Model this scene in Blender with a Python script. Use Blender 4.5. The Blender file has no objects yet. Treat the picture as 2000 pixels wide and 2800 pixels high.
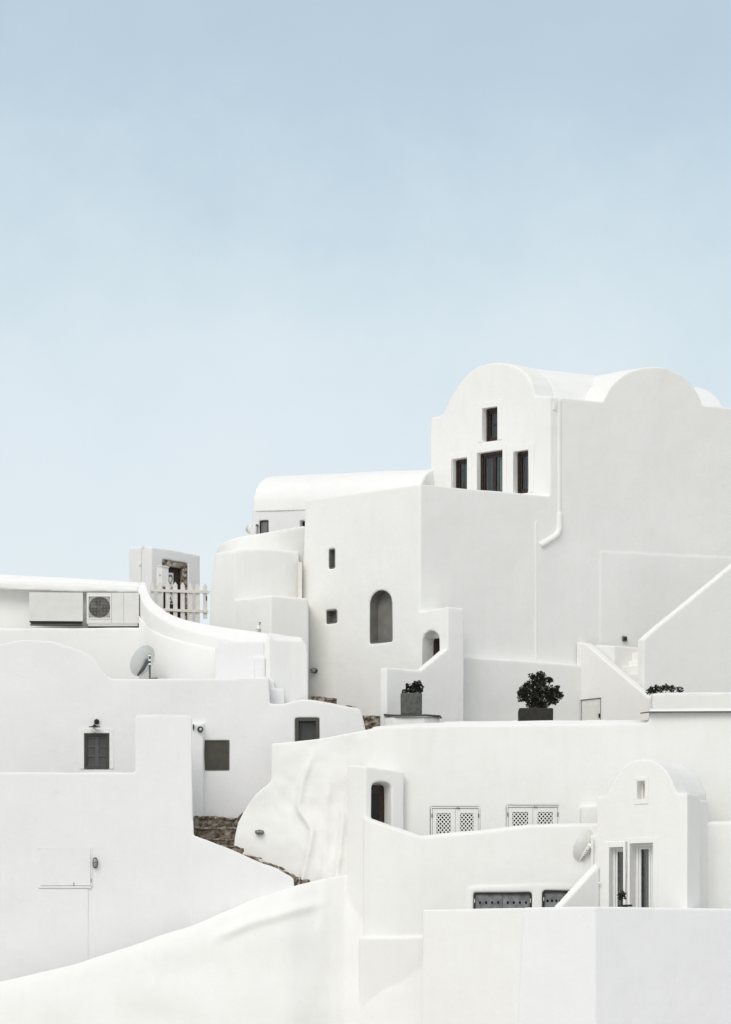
import bpy, bmesh, math, random
from mathutils import Vector, Matrix, noise
random.seed(7)
SC = bpy.context.scene
COL = SC.collection
# ------------------------------------------------------------------ camera, sky, sun, exposure
F, CX, YH, ZC = 12000.0, 1000.0, 3000.0, 1.7       # photo pixels: focal length, centre column, horizon row; eye height (m)
cam_d = bpy.data.cameras.new('camera'); cam = bpy.data.objects.new('camera', cam_d); COL.objects.link(cam)
cam.location = (0, 0, ZC); cam.rotation_euler = (math.radians(90), 0, 0)
cam_d.sensor_fit = 'HORIZONTAL'; cam_d.sensor_width = 36; cam_d.lens = 36 * F / 2000.0
cam_d.shift_y = (YH - 1400) / 2000.0
cam_d.clip_start = 1; cam_d.clip_end = 6000
SC.camera = cam

SUN_EL, SUN_AZ = 40.0, 202.0        # degrees; azimuth clockwise from +Y
W = bpy.data.worlds.new('World'); SC.world = W; W.use_nodes = True
nt = W.node_tree; nt.nodes.clear()
out = nt.nodes.new('ShaderNodeOutputWorld'); bg = nt.nodes.new('ShaderNodeBackground')
sky = nt.nodes.new('ShaderNodeTexSky'); sky.sky_type = 'NISHITA'; sky.sun_disc = False
sky.sun_elevation = math.radians(SUN_EL); sky.sun_rotation = math.radians(SUN_AZ)
sky.air_density = 1.0; sky.dust_density = 2.0; sky.ozone_density = 1.0
SKY_STRENGTH = 0.13
bg.inputs['Strength'].default_value = SKY_STRENGTH
# a thin bright high haze that whitens the sky towards the horizon (colours are divided by the strength again)
tc = nt.nodes.new('ShaderNodeTexCoord'); sep = nt.nodes.new('ShaderNodeSeparateXYZ')
ramp = nt.nodes.new('ShaderNodeValToRGB'); cr = ramp.color_ramp
HAZE = [(0.00, (1.05, 1.01, .96)), (0.07, (.92, .91, .89)), (0.098, (.622, .668, .690)), (0.150, (.588, .646, .682)), (0.185, (.512, .598, .640)),
        (0.225, (.412, .505, .575)), (0.26, (.380, .472, .548)), (0.33, (.40, .48, .55)), (0.5, (.56, .60, .64)), (1.0, (.66, .66, .65))]
while len(cr.elements) < len(HAZE): cr.elements.new(0.5)
for e, (p, c) in zip(cr.elements, HAZE): e.position = p; e.color = (*c, 1)
nz = nt.nodes.new('ShaderNodeTexNoise'); nz.inputs['Scale'].default_value = 20.0; nz.inputs['Detail'].default_value = 8; nz.inputs['Roughness'].default_value = .62
mp = nt.nodes.new('ShaderNodeMapRange'); mp.inputs[1].default_value = .3; mp.inputs[2].default_value = .7
mp.inputs[3].default_value = -.017; mp.inputs[4].default_value = .017
add = nt.nodes.new('ShaderNodeMath'); add.operation = 'ADD'
scl = nt.nodes.new('ShaderNodeVectorMath'); scl.operation = 'SCALE'; scl.inputs['Scale'].default_value = 0.97 / SKY_STRENGTH
mix = nt.nodes.new('ShaderNodeMix'); mix.data_type = 'RGBA'; mix.inputs[0].default_value = 0.90
L = nt.links.new
L(tc.outputs['Generated'], sep.inputs[0]); L(tc.outputs['Generated'], nz.inputs['Vector']); L(nz.outputs['Fac'], mp.inputs[0])
L(sep.outputs['Z'], add.inputs[0]); L(mp.outputs[0], add.inputs[1]); L(add.outputs[0], ramp.inputs[0])
L(ramp.outputs['Color'], scl.inputs[0]); L(sky.outputs[0], mix.inputs[6]); L(scl.outputs[0], mix.inputs[7])
L(mix.outputs[2], bg.inputs['Color']); L(bg.outputs[0], out.inputs[0])

sd = bpy.data.lights.new('sun', 'SUN'); sd.energy = 1.05; sd.angle = math.radians(35); sd.color = (1.0, .945, .87)
so = bpy.data.objects.new('sun', sd); COL.objects.link(so)
el, az = math.radians(SUN_EL), math.radians(SUN_AZ)
to_sun = Vector((math.sin(az) * math.cos(el), math.cos(az) * math.cos(el), math.sin(el)))
so.rotation_euler = to_sun.to_track_quat('Z', 'Y').to_euler(); so.location = (-20, 60, 60)
SC.view_settings.view_transform = 'Standard'; SC.view_settings.look = 'None'
SC.view_settings.exposure = 0.40; SC.view_settings.gamma = 1.0
SC.cycles.max_bounces = 10; SC.cycles.diffuse_bounces = 7; SC.cycles.transparent_max_bounces = 8
SC.cycles.use_denoising = True

# ------------------------------------------------------------------ materials
def new_mat(name):
    m = bpy.data.materials.new(name); m.use_nodes = True
    n = m.node_tree; return m, n, n.nodes['Principled BSDF']

def plaster(name, base=(.83, .826, .805), tint=(.80, .80, .80), rough=.9, bump=.26, dirt=0.0):
    m, n, b = new_mat(name)
    b.inputs['Roughness'].default_value = rough; b.inputs['Specular IOR Level'].default_value = .25
    co = n.nodes.new('ShaderNodeTexCoord')
    a = n.nodes.new('ShaderNodeTexNoise'); a.inputs['Scale'].default_value = .45; a.inputs['Detail'].default_value = 6; a.inputs['Roughness'].default_value = .55
    r = n.nodes.new('ShaderNodeValToRGB'); r.color_ramp.elements[0].position = .3; r.color_ramp.elements[1].position = .7
    r.color_ramp.elements[0].color = (*tint, 1); r.color_ramp.elements[1].color = (*base, 1)
    L = n.links.new
    L(co.outputs['Object'], a.inputs['Vector']); L(a.outputs['Fac'], r.inputs[0])
    # small worn flecks and faint hairlines in the limewash
    f = n.nodes.new('ShaderNodeTexNoise'); f.inputs['Scale'].default_value = 5.5; f.inputs['Detail'].default_value = 8; f.inputs['Roughness'].default_value = .7
    fr = n.nodes.new('ShaderNodeValToRGB'); fr.color_ramp.elements[0].position = .27; fr.color_ramp.elements[1].position = .36
    fr.color_ramp.elements[0].color = (.93 - dirt, .925 - dirt, .91 - dirt, 1); fr.color_ramp.elements[1].color = (1, 1, 1, 1)
    mu = n.nodes.new('ShaderNodeMix'); mu.data_type = 'RGBA'; mu.blend_type = 'MULTIPLY'; mu.inputs[0].default_value = 1
    L(co.outputs['Object'], f.inputs['Vector']); L(f.outputs['Fac'], fr.inputs[0])
    L(r.outputs[0], mu.inputs[6]); L(fr.outputs[0], mu.inputs[7])
    vo = n.nodes.new('ShaderNodeTexNoise'); vo.inputs['Scale'].default_value = .9; vo.inputs['Detail'].default_value = 3
    # faint vertical rain streaks
    mpn = n.nodes.new('ShaderNodeMapping'); mpn.inputs['Scale'].default_value = (2.5, 2.5, .6)
    st = n.nodes.new('ShaderNodeTexNoise'); st.inputs['Scale'].default_value = 1.6; st.inputs['Detail'].default_value = 5
    sr = n.nodes.new('ShaderNodeValToRGB'); sr.color_ramp.elements[0].position = .3; sr.color_ramp.elements[1].position = .52
    sr.color_ramp.elements[0].color = (.985, .983, .978, 1); sr.color_ramp.elements[1].color = (1, 1, 1, 1)
    mu2 = n.nodes.new('ShaderNodeMix'); mu2.data_type = 'RGBA'; mu2.blend_type = 'MULTIPLY'; mu2.inputs[0].default_value = 1
    L(co.outputs['Object'], mpn.inputs[0]); L(mpn.outputs[0], st.inputs['Vector']); L(st.outputs['Fac'], sr.inputs[0])
    L(mu.outputs[2], mu2.inputs[6]); L(sr.outputs[0], mu2.inputs[7]); L(mu2.outputs[2], b.inputs['Base Color'])
    g = n.nodes.new('ShaderNodeTexNoise'); g.inputs['Scale'].default_value = 14; g.inputs['Detail'].default_value = 6
    g2 = n.nodes.new('ShaderNodeTexNoise'); g2.inputs['Scale'].default_value = 2.2; g2.inputs['Detail'].default_value = 3
    ad = n.nodes.new('ShaderNodeMath'); ad.operation = 'MULTIPLY_ADD'; ad.inputs[1].default_value = 5.0
    bp = n.nodes.new('ShaderNodeBump'); bp.inputs['Strength'].default_value = bump; bp.inputs['Distance'].default_value = .012
    L(co.outputs['Object'], g.inputs['Vector']); L(co.outputs['Object'], g2.inputs['Vector'])
    L(g2.outputs['Fac'], ad.inputs[0]); L(g.outputs['Fac'], ad.inputs[2]); L(ad.outputs[0], bp.inputs['Height']); L(bp.outputs[0], b.inputs['Normal'])
    return m

def plain(name, col, rough=.6, metal=0.0, var=.15, scale=6.0, bump=0.0, spec=.4):
    m, n, b = new_mat(name)
    b.inputs['Roughness'].default_value = rough; b.inputs['Metallic'].default_value = metal; b.inputs['Specular IOR Level'].default_value = spec
    co = n.nodes.new('ShaderNodeTexCoord'); a = n.nodes.new('ShaderNodeTexNoise'); a.inputs['Scale'].default_value = scale; a.inputs['Detail'].default_value = 6
    r = n.nodes.new('ShaderNodeValToRGB'); r.color_ramp.elements[0].position = .32; r.color_ramp.elements[1].position = .68
    r.color_ramp.elements[0].color = (*[c * (1 - var) for c in col], 1); r.color_ramp.elements[1].color = (*[min(1, c * (1 + var)) for c in col], 1)
    L = n.links.new; L(co.outputs['Object'], a.inputs['Vector']); L(a.outputs['Fac'], r.inputs[0]); L(r.outputs[0], b.inputs['Base Color'])
    if bump:
        bp = n.nodes.new('ShaderNodeBump'); bp.inputs['Strength'].default_value = bump; bp.inputs['Distance'].default_value = .02
        L(a.outputs['Fac'], bp.inputs['Height']); L(bp.outputs[0], b.inputs['Normal'])
    return m

def stone(name, dark=(.085, .065, .05), mid=(.21, .172, .138), lite=(.36, .31, .26), sc=7):
    m, n, b = new_mat(name); b.inputs['Roughness'].default_value = .95; b.inputs['Specular IOR Level'].default_value = .1
    co = n.nodes.new('ShaderNodeTexCoord'); a = n.nodes.new('ShaderNodeTexNoise'); a.inputs['Scale'].default_value = sc; a.inputs['Detail'].default_value = 10; a.inputs['Roughness'].default_value = .7
    r = n.nodes.new('ShaderNodeValToRGB'); e = r.color_ramp.elements; e[0].position = .41; e[0].color = (*dark, 1); e[1].position = .51; e[1].color = (*mid, 1)
    x = e.new(.62); x.color = (*lite, 1)
    L = n.links.new; L(co.outputs['Object'], a.inputs['Vector']); L(a.outputs['Fac'], r.inputs[0]); L(r.outputs[0], b.inputs['Base Color'])
    bp = n.nodes.new('ShaderNodeBump'); bp.inputs['Strength'].default_value = .9; bp.inputs['Distance'].default_value = .05
    L(a.outputs['Fac'], bp.inputs['Height']); L(bp.outputs[0], b.inputs['Normal'])
    return m

def glass(name, tint=(.75, .8, .8), refl=.16):
    m = bpy.data.materials.new(name); m.use_nodes = True; n = m.node_tree; n.nodes.clear()
    o = n.nodes.new('ShaderNodeOutputMaterial'); mx = n.nodes.new('ShaderNodeMixShader'); mx.inputs[0].default_value = refl
    t = n.nodes.new('ShaderNodeBsdfTransparent'); t.inputs[0].default_value = (*tint, 1)
    g = n.nodes.new('ShaderNodeBsdfGlossy'); g.inputs[0].default_value = (.9, .9, .9, 1); g.inputs['Roughness'].default_value = .05
    L = n.links.new; L(t.outputs[0], mx.inputs[1]); L(g.outputs[0], mx.inputs[2]); L(mx.outputs[0], o.inputs[0]); return m

M = dict(
    warm=plaster('warm_limewash', (.842, .840, .818), (.815, .812, .79)),
    cool=plaster('cool_limewash', (.800, .799, .798), (.77, .77, .772), dirt=.01),
    soft=plaster('smooth_limewash', (.845, .845, .825), (.82, .82, .805), bump=.15),
    trim=plain('white_trim_paint', (.80, .80, .78), .6, var=.03),
    cream=plain('cream_painted_wood', (.72, .70, .655), .55, var=.05, scale=12),
    brown=plain('dark_brown_wood', (.030, .018, .014), .45, var=.3, scale=9),
    olive=plain('olive_brown_paint', (.062, .058, .044), .6, var=.12, scale=8),
    slate=plain('grey_green_slate', (.075, .077, .065), .7, var=.2, scale=10, bump=.2),
    concrete=plain('dark_grey_concrete', (.10, .103, .094), .85, var=.28, scale=14, bump=.35),
    dconcrete=plain('charcoal_concrete', (.030, .029, .026), .85, var=.25, scale=14, bump=.35),
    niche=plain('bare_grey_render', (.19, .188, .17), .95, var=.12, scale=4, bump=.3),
    metal=plain('grey_sheet_metal', (.20, .203, .21), .55, .25, var=.3, scale=7, bump=.15),
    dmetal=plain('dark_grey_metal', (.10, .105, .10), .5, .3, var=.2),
    black=plain('black_iron', (.012, .012, .012), .5, .2, var=.1),
    interior=plain('unlit_interior_black', (.012, .010, .010), .9, var=.1),  # near-black, puts the missing light of insides and hollows into the colour
    curtain=plain('grey_curtain_cloth', (.42, .41, .40), .9, var=.08, scale=18),
    beige=plain('pale_grey_green_enamel', (.70, .70, .665), .5, var=.03),
    dish=plain('pale_grey_dish_enamel', (.62, .635, .61), .5, var=.05),
    wdish=plain('white_dish_enamel', (.84, .84, .81), .5, var=.04),
    grille=plain('fan_guard_wire', (.30, .29, .26), .5, var=.1),
    stone=stone('brown_lava_stone'), rubble=stone('mottled_rubble_stone', (.06, .05, .035), (.24, .20, .16), (.62, .57, .50)),
    glass=glass('window_glass', refl=.06), bulb=glass('clear_bulb_glass', (.9, .9, .88), .35),
    frost=plain('milky_lens_glass', (.62, .62, .58), .25, var=.05),
    foliage=plain('dark_green_leaf', (.034, .038, .022), .5, var=.75, scale=14, spec=.35),
    foliage2=plain('black_green_leaf', (.021, .022, .014), .55, var=.6, scale=14),
    bark=plain('brown_bark', (.06, .045, .035), .9, var=.3, scale=20),
    ground=plain('pale_gravel', (.60, .58, .54), .95, var=.12, scale=.4, bump=.3),
    rock=plain('hillside_rock', (.40, .36, .31), .95, var=.2, scale=.6, bump=.6),
    opal=plain('opal_door_glass', (.80, .80, .80), .3, var=.02),
)
# ------------------------------------------------------------------ geometry helpers
def P(x, y, Y): return Vector(((x - CX) / F * Y, Y, ZC + (YH - y) / F * Y))

class PL:
    """vertical wall plane through photo column x0 at distance Y0, running dy/dx = m in plan"""
    def __init__(s, x0, Y0, m):
        s.Y0 = Y0; s.m = m; s.X0 = (x0 - CX) / F * Y0; q = math.hypot(1, m)
        s.t = Vector((1 / q, m / q, 0)); s.n = Vector((m / q, -1 / q, 0))
    def Y(s, x): return (s.Y0 - s.m * s.X0) / (1 - s.m * (x - CX) / F)
    def pt(s, x, y, d=0.0): return P(x, y, s.Y(x)) + s.n * d
    def uz(s, x, y):
        p = s.pt(x, y); return (p - Vector((s.X0, s.Y0, 0))).dot(s.t), p.z
    def loc(s, u, z, d=0.0): return Vector((s.X0, s.Y0, 0)) + s.t * u + s.n * d + Vector((0, 0, z))
    def off(s, d):
        o = PL.__new__(PL); o.m = s.m; o.t = s.t; o.n = s.n; o.X0 = s.X0 + s.n.x * d; o.Y0 = s.Y0 + s.n.y * d; return o

def loft(sections):
    """closed solid through a row of equal-length loops"""
    bm = bmesh.new(); rows = [[bm.verts.new(p) for p in s] for s in sections]; n = len(rows[0])
    for a, b in zip(rows, rows[1:]):
        for i in range(n): bm.faces.new((a[i], b[i], b[(i + 1) % n], a[(i + 1) % n]))
    bm.faces.new(rows[0]); bm.faces.new(rows[-1][::-1])
    bmesh.ops.recalc_face_normals(bm, faces=bm.faces); return bm

def prism(front, back):
    return loft([front, back])

def wallpoly(pl, pts, thick, d=0.0, direction=None):
    v = direction if direction is not None else -pl.n
    fr = [pl.pt(x, y, d) for x, y in pts]
    return prism(fr, [p + v * thick for p in fr])

def ribbon(pts, thick, back=None):
    """pts: (x, ytop, ybot, Y[, dict]) left to right; back top may be higher (yb) or shifted"""
    out_ = []
    fp = [P(p[0], p[1], p[3]) for p in pts]
    for i, p in enumerate(pts):
        a = fp[max(0, i - 1)]; b = fp[min(len(fp) - 1, i + 1)]
        t = Vector((b.x - a.x, b.y - a.y, 0)).normalized(); nn = Vector((-t.y, t.x, 0)) if back is None else Vector(back).normalized()
        o = p[4] if len(p) > 4 else {}
        xb = o.get('xb', p[0]); Yb = o.get('Yb', p[3])
        ft = fp[i]; fb = P(xb, p[2], Yb); bt = ft + nn * thick; bb = Vector((bt.x, bt.y, fb.z)) if bt.y > fb.y + .05 else fb + nn * thick
        if 'yk' in o:
            bt = P(o.get('xk', p[0]), o['yk'], p[3] + thick * abs(nn.y)); bb = Vector((bt.x, bt.y, fb.z))
        out_.append([fb, ft, bt, bb])
    return loft(out_)

def box(pl, u0, u1, z0, z1, d0, d1):
    q = [(u0, z0), (u1, z0), (u1, z1), (u0, z1)]
    return prism([pl.loc(u, z, d1) for u, z in q], [pl.loc(u, z, d0) for u, z in q])

def smooth_loft(secs, n=6):
    """the same solid with Catmull-Rom steps between the sections"""
    o = []
    for i in range(len(secs) - 1):
        a, b, c, d = secs[max(i - 1, 0)], secs[i], secs[i + 1], secs[min(i + 2, len(secs) - 1)]
        for k in range(n):
            t = k / n
            o.append([.5 * ((2 * q) + (r - p) * t + (2 * p - 5 * q + 4 * r - w) * t * t + (3 * q - p - 3 * r + w) * t ** 3) for p, q, r, w in zip(a, b, c, d)])
    return loft(o + [secs[-1]])

def join(bms):
    o = bmesh.new(); me = bpy.data.meshes.new('tmp')
    for b in bms:
        b.to_mesh(me); o.from_mesh(me); b.free()
    bpy.data.meshes.remove(me); return o

def tube(pts, r, seg=8, closed=False):
    """round bar through points; r a number or list"""
    pts = [Vector(p) for p in pts]; secs = []
    up0 = None
    for i, p in enumerate(pts):
        t = (pts[min(i + 1, len(pts) - 1)] - pts[max(i - 1, 0)]).normalized()
        if up0 is None: up0 = Vector((0, 0, 1)) if abs(t.z) < .9 else Vector((1, 0, 0))
        a = t.cross(up0).normalized(); b = a.cross(t).normalized(); up0 = b
        rr = r[i] if isinstance(r, (list, tuple)) else r
        secs.append([p + a * math.cos(k * 2 * math.pi / seg) * rr + b * math.sin(k * 2 * math.pi / seg) * rr for k in range(seg)])
    return loft(secs)

def lathe(prof, seg=24, mat=None):
    """prof list of (r, z), both ends on the axis"""
    bm = bmesh.new(); rows = []
    for r, z in prof:
        rows.append([bm.verts.new((0, 0, z))] if r < 1e-6 else [bm.verts.new((r * math.cos(k * 2 * math.pi / seg), r * math.sin(k * 2 * math.pi / seg), z)) for k in range(seg)])
    for a, b in zip(rows, rows[1:]):
        for k in range(seg):
            k2 = (k + 1) % seg
            if len(a) == 1 and len(b) == 1: continue
            if len(a) == 1: bm.faces.new((a[0], b[k], b[k2]))
            elif len(b) == 1: bm.faces.new((a[k], b[0], a[k2]))
            else: bm.faces.new((a[k], b[k], b[k2], a[k2]))
    bmesh.ops.recalc_face_normals(bm, faces=bm.faces)
    if mat is not None: bm.transform(mat)
    return bm

def obj(name, bm, mat, parent=None, bevel=0.0, smooth=False, label=None):
    me = bpy.data.meshes.new(name); bm.to_mesh(me); bm.free()
    o = bpy.data.objects.new(name, me); COL.objects.link(o); me.materials.append(M[mat] if isinstance(mat, str) else mat)
    if parent is not None:
        o.parent = parent; o.matrix_parent_inverse = parent.matrix_world.inverted() if False else Matrix.Translation(-parent.location)
    if smooth: me.shade_smooth()
    if bevel:
        md = o.modifiers.new('bevel', 'BEVEL'); md.width = bevel; md.segments = 2; md.limit_method = 'ANGLE'; md.angle_limit = math.radians(40)
    if label: o['label'] = label
    return o

def thing(name, label, cat, loc, group=None):
    o = bpy.data.objects.new(name, None); COL.objects.link(o); o.location = loc; o.empty_display_size = .3
    tag(o, label, cat, group); return o
def tag(o, label, cat, group=None):
    o['label'] = label; o['category'] = cat
    if group: o['group'] = group
    return o

def boolcut(bm, cutters):
    if not cutters: return bm
    me = bpy.data.meshes.new('w'); bm.to_mesh(me); bm.free(); o = bpy.data.objects.new('w', me); COL.objects.link(o)
    hs = []
    for c in cutters:
        cm = bpy.data.meshes.new('c'); c.to_mesh(cm); c.free(); co = bpy.data.objects.new('c', cm); COL.objects.link(co); hs.append(co)
        md = o.modifiers.new('b', 'BOOLEAN'); md.operation = 'DIFFERENCE'; md.solver = 'EXACT'; md.object = co
    dg = bpy.context.evaluated_depsgraph_get(); dg.update()
    r = bpy.data.meshes.new_from_object(o.evaluated_get(dg)); nb = bmesh.new(); nb.from_mesh(r)
    for h in hs + [o]:
        d = h.data; bpy.data.objects.remove(h); bpy.data.meshes.remove(d)
    bpy.data.meshes.remove(r); return nb

TEX = bpy.data.textures.new('hand_plaster', 'CLOUDS'); TEX.noise_scale = 1.5; TEX.noise_depth = 1
def plastered(name, bms, mat, parent=None, voxel=.04, smooth=4, wobble=.045, label=None):
    """one solid of hand-laid plaster: the pieces merge and every edge is rounded off a little"""
    o = obj('raw', join(bms), mat)
    a = o.modifiers.new('r', 'REMESH'); a.mode = 'VOXEL'; a.voxel_size = voxel; a.adaptivity = 0
    b = o.modifiers.new('s', 'SMOOTH'); b.factor = .5; b.iterations = smooth
    c = o.modifiers.new('d', 'DISPLACE'); c.texture = TEX; c.texture_coords = 'GLOBAL'; c.strength = wobble; c.mid_level = .5
    dg = bpy.context.evaluated_depsgraph_get(); dg.update()
    me = bpy.data.meshes.new_from_object(o.evaluated_get(dg)); d0 = o.data
    bpy.data.objects.remove(o); bpy.data.meshes.remove(d0)
    me.name = name; me.shade_smooth()
    n = bpy.data.objects.new(name, me); COL.objects.link(n)
    if not me.materials: me.materials.append(M[mat])
    if parent is not None: n.parent = parent; n.matrix_parent_inverse = Matrix.Translation(-parent.location)
    if label: n['label'] = label
    return n

def rect(pl, x0, y0, x1, y1):
    """wall-plane rectangle from photo corners (upper left, lower right)"""
    u0, za = pl.uz(x0, y0); u1, zb = pl.uz(x1, y1)
    return u0, u1, zb, za
def cut_rect(pl, r, depth): return box(pl, r[0], r[1], r[2], r[3], -depth, .6)
def arch_pts(u0, u1, z0, zs, zt, n=14):
    c = (u0 + u1) / 2; h = (u1 - u0) / 2
    return [(u0, z0), (u1, z0)] + [(c + h * math.cos(a), zs + (zt - zs) * math.sin(a)) for a in [math.pi * k / n for k in range(n + 1)]]
def cut_arch(pl, pts, depth, d1=.6): return prism([pl.loc(u, z, d1) for u, z in pts], [pl.loc(u, z, -depth) for u, z in pts])
def frame_bm(pl, r, w, d0, d1, sides='LRTB'):
    u0, u1, z0, z1 = r; b = []
    if 'L' in sides: b.append(box(pl, u0, u0 + w, z0, z1, d0, d1))
    if 'R' in sides: b.append(box(pl, u1 - w, u1, z0, z1, d0, d1))
    if 'T' in sides: b.append(box(pl, u0 + w, u1 - w, z1 - w, z1, d0, d1))
    if 'B' in sides: b.append(box(pl, u0 + w, u1 - w, z0, z0 + w, d0, d1))
    return join(b)

def surround(parent, pl, r, w, proud=.022, sides='LRT', mat='warm'):
    """raised plaster band round an opening"""
    u0, u1, z0, z1 = r[0] - w, r[1] + w, r[2], r[3] + w
    b = []
    if 'L' in sides: b.append(box(pl, u0, r[0], z0, z1, -.05, proud))
    if 'R' in sides: b.append(box(pl, r[1], u1, z0, z1, -.05, proud))
    if 'T' in sides: b.append(box(pl, r[0], r[1], r[3], z1, -.05, proud))
    return obj('surround', join(b), mat, parent, bevel=.008)

def casement(parent, pl, r, depth, mat='brown', fw=.055, leaves=2, bars=0, curtain=None, name='window'):
    """wooden window set back in its opening: frame, sashes, glass, dark room behind"""
    u0, u1, z0, z1 = r
    root = obj(name, frame_bm(pl, r, fw, -depth - .07, -depth), mat, parent, bevel=.004)
    def kid(n, bm, mt, **k):
        o = obj(n, bm, mt, **k); o.parent = root; o.matrix_parent_inverse = root.matrix_world.inverted() if False else Matrix.Identity(4); return o
    iu0, iu1, iz0, iz1 = u0 + fw, u1 - fw, z0 + fw, z1 - fw
    wv = (iu1 - iu0) / leaves; s = fw * .75
    for k in range(leaves):
        a, b = iu0 + k * wv, iu0 + (k + 1) * wv
        fb = [frame_bm(pl, (a + .004, b - .004, iz0 + .004, iz1 - .004), s, -depth - .075, -depth - .03)]
        for j in range(bars):
            zc = iz0 + (iz1 - iz0) * (j + 1) / (bars + 1); fb.append(box(pl, a + s, b - s, zc - .016, zc + .016, -depth - .07, -depth - .035))
        kid('sash', join(fb), mat)
        kid('pane', box(pl, a + s * .8, b - s * .8, iz0 + s * .8, iz1 - s * .8, -depth - .062, -depth - .056), 'glass')
    kid('unlit_room_panel', box(pl, u0 - .01, u1 + .01, z0 - .01, z1 + .01, -depth - .30, -depth - .27), 'interior')  # near-black panel paints the darkness of the unlit inside
    if curtain:
        for (a, b) in curtain:
            uu0 = u0 + (u1 - u0) * a; uu1 = u0 + (u1 - u0) * b; n = 36
            fr = [pl.loc(uu0 + (uu1 - uu0) * i / n, z0, -depth - .15 + .018 * math.sin(i * .95)) for i in range(n + 1)]
            ring = fr + [p + pl.n * -.006 for p in fr[::-1]]
            kid('curtain', prism(ring, [p + Vector((0, 0, z1 - z0)) for p in ring]), 'curtain')
    return root
def reparent(o, parent):
    o.parent = parent; o.matrix_parent_inverse = Matrix.Translation(-parent.location)

# wall planes -------------------------------------------------------------
MR = .67
PLp = PL(1150, 112.0, -1.0)                 # left face of the big block
PLq = PL(1150, 112.0, MR)                   # its right face and the tall wall beyond
PLw = PL(1505, PLq.Y(1505), -1.0)           # upper gable facade
PLs = PL(1225, PLp.Y(1225), MR)             # stair parapet and projecting porch, right face
PLt = PL(1270, PLq.Y(1270) - .35, .70)      # back wall of the plant terrace
PLu = PL(1590, PLt.Y(1590), -1.0)           # flank of the right stair
BK_L = Vector((PLq.t.x, PLq.t.y, 0))        # straight back from a left face
BK_R = Vector((-.72, .69, 0))               # straight back from a right face
BACK = Vector((0, 1, 0))
UP = Vector((0, 0, 1))

# ------------------------------------------------------------------ ground and hillside
bm = bmesh.new(); S = 3000
vs = [bm.verts.new(p) for p in [(-S, -S, 0), (S, -S, 0), (S, S, 0), (-S, S, 0)]]; bm.faces.new(vs)
g = obj('ground', bm, 'ground'); g['kind'] = 'structure'
bm = bmesh.new(); prof = [(98, -.3), (102, -.1), (105, .8), (107.2, 2.2), (108.6, 3.6), (109.6, 6.2), (111, 8.0), (113, 9.6), (116, 11.0), (120, 12.2), (126, 13.0), (150, 13.5), (190, 10), (240, -.5)]
rows = []
for Yv, z in prof:
    rows.append([bm.verts.new((-70 + i * 4, Yv, z + (.5 * noise.noise(Vector((i * .7, Yv * .2, 0))) - abs(-70 + i * 4) * .02 if 99 < Yv < 230 else 0))) for i in range(36)])
for a, b in zip(rows, rows[1:]):
    for i in range(35): bm.faces.new((a[i], a[i + 1], b[i + 1], b[i]))
h = obj('hillside', bm, 'rock', smooth=True); h['kind'] = 'structure'

# ------------------------------------------------------------------ the great house: cube, porch, vaulted upper storey
house = thing('vaulted_house', 'largest whitewashed house with twin barrel vaults and a plain two-sided cube below', 'house', P(1150, 2050, 112.5))
g_arch = [(1213, 1130), (1222, 1112), (1231, 1090), (1246, 1066), (1262, 1042), (1278, 1023), (1294, 1009), (1313, 999), (1338, 993), (1365, 992), (1395, 996),
          (1422, 1008), (1442, 1025), (1456, 1050), (1464, 1083)]
gable = [(1178, 1400), (1178, 1142), (1204, 1136)] + g_arch + [(1505, 1084), (1505, 1400)]
# windows of the gable
RW = {k: rect(PLw, *v) for k, v in dict(top=(1320, 1117, 1362, 1203), left=(1236, 1256, 1279, 1400), mid=(1306, 1239, 1376, 1400), right=(1405, 1235, 1449, 1346)).items()}
def fixrect(r, z0=None, z1=None): return (r[0], r[1], r[2] if z0 is None else z0, r[3] if z1 is None else z1)
DEP = .15
gb = boolcut(wallpoly(PLw, gable, .75), [cut_rect(PLw, r, .62) for r in RW.values()])
# cube: left and right faces in one block, right edge continues as the tall wall
cube = loft([[P(xb, 2080, Yb), P(x, yt, Yt), P(x, yt, Yt) + v, P(xb, 2080, Yb) + v] for x, yt, Yt, xb, Yb, v in [
    (835, 1367, PLp.Y(835), 808, PLp.Y(808), BK_L * 4.5), (1150, 1323, 112.0, 1146, 112.05, Vector((0, 5.0, 0))), (1512, 1357, PLq.Y(1512), 1512, PLq.Y(1512), BK_R * 2.2)]])
nic = []
r1 = rect(PLp, 900, 1504, 914, 1551); r2 = rect(PLp, 893, 1672, 919, 1700)
u0, zb_ = PLp.uz(1012, 1756); u1, _ = PLp.uz(1070, 1752); _, zt = PLp.uz(1046, 1614); _, zs = PLp.uz(1042, 1650)
niche_pts = arch_pts(u0, u1, zb_, zs, zt)
NCU = sum(u for u, z in niche_pts) / len(niche_pts); NCZ = sum(z for u, z in niche_pts) / len(niche_pts)
pu0, pu1 = PLp.uz(1154.5, 1830)[0], PLp.uz(1202, 1800)[0]
def porch_cut(): return cut_arch(PLp, arch_pts(pu0, pu1, PLp.uz(1180, 1880)[1], PLp.uz(1180, 1752)[1], PLp.uz(1183, 1724)[1]), .80)
cube = boolcut(cube, [cut_rect(PLp, (q[0] - .03, q[1] + .03, q[2] - .03, q[3] + .03), .36) for q in (r1, r2)] + [cut_arch(PLp, [(u + (u - NCU) * .07, z + (z - NCZ) * .035) for u, z in niche_pts], .42), porch_cut()])
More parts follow.
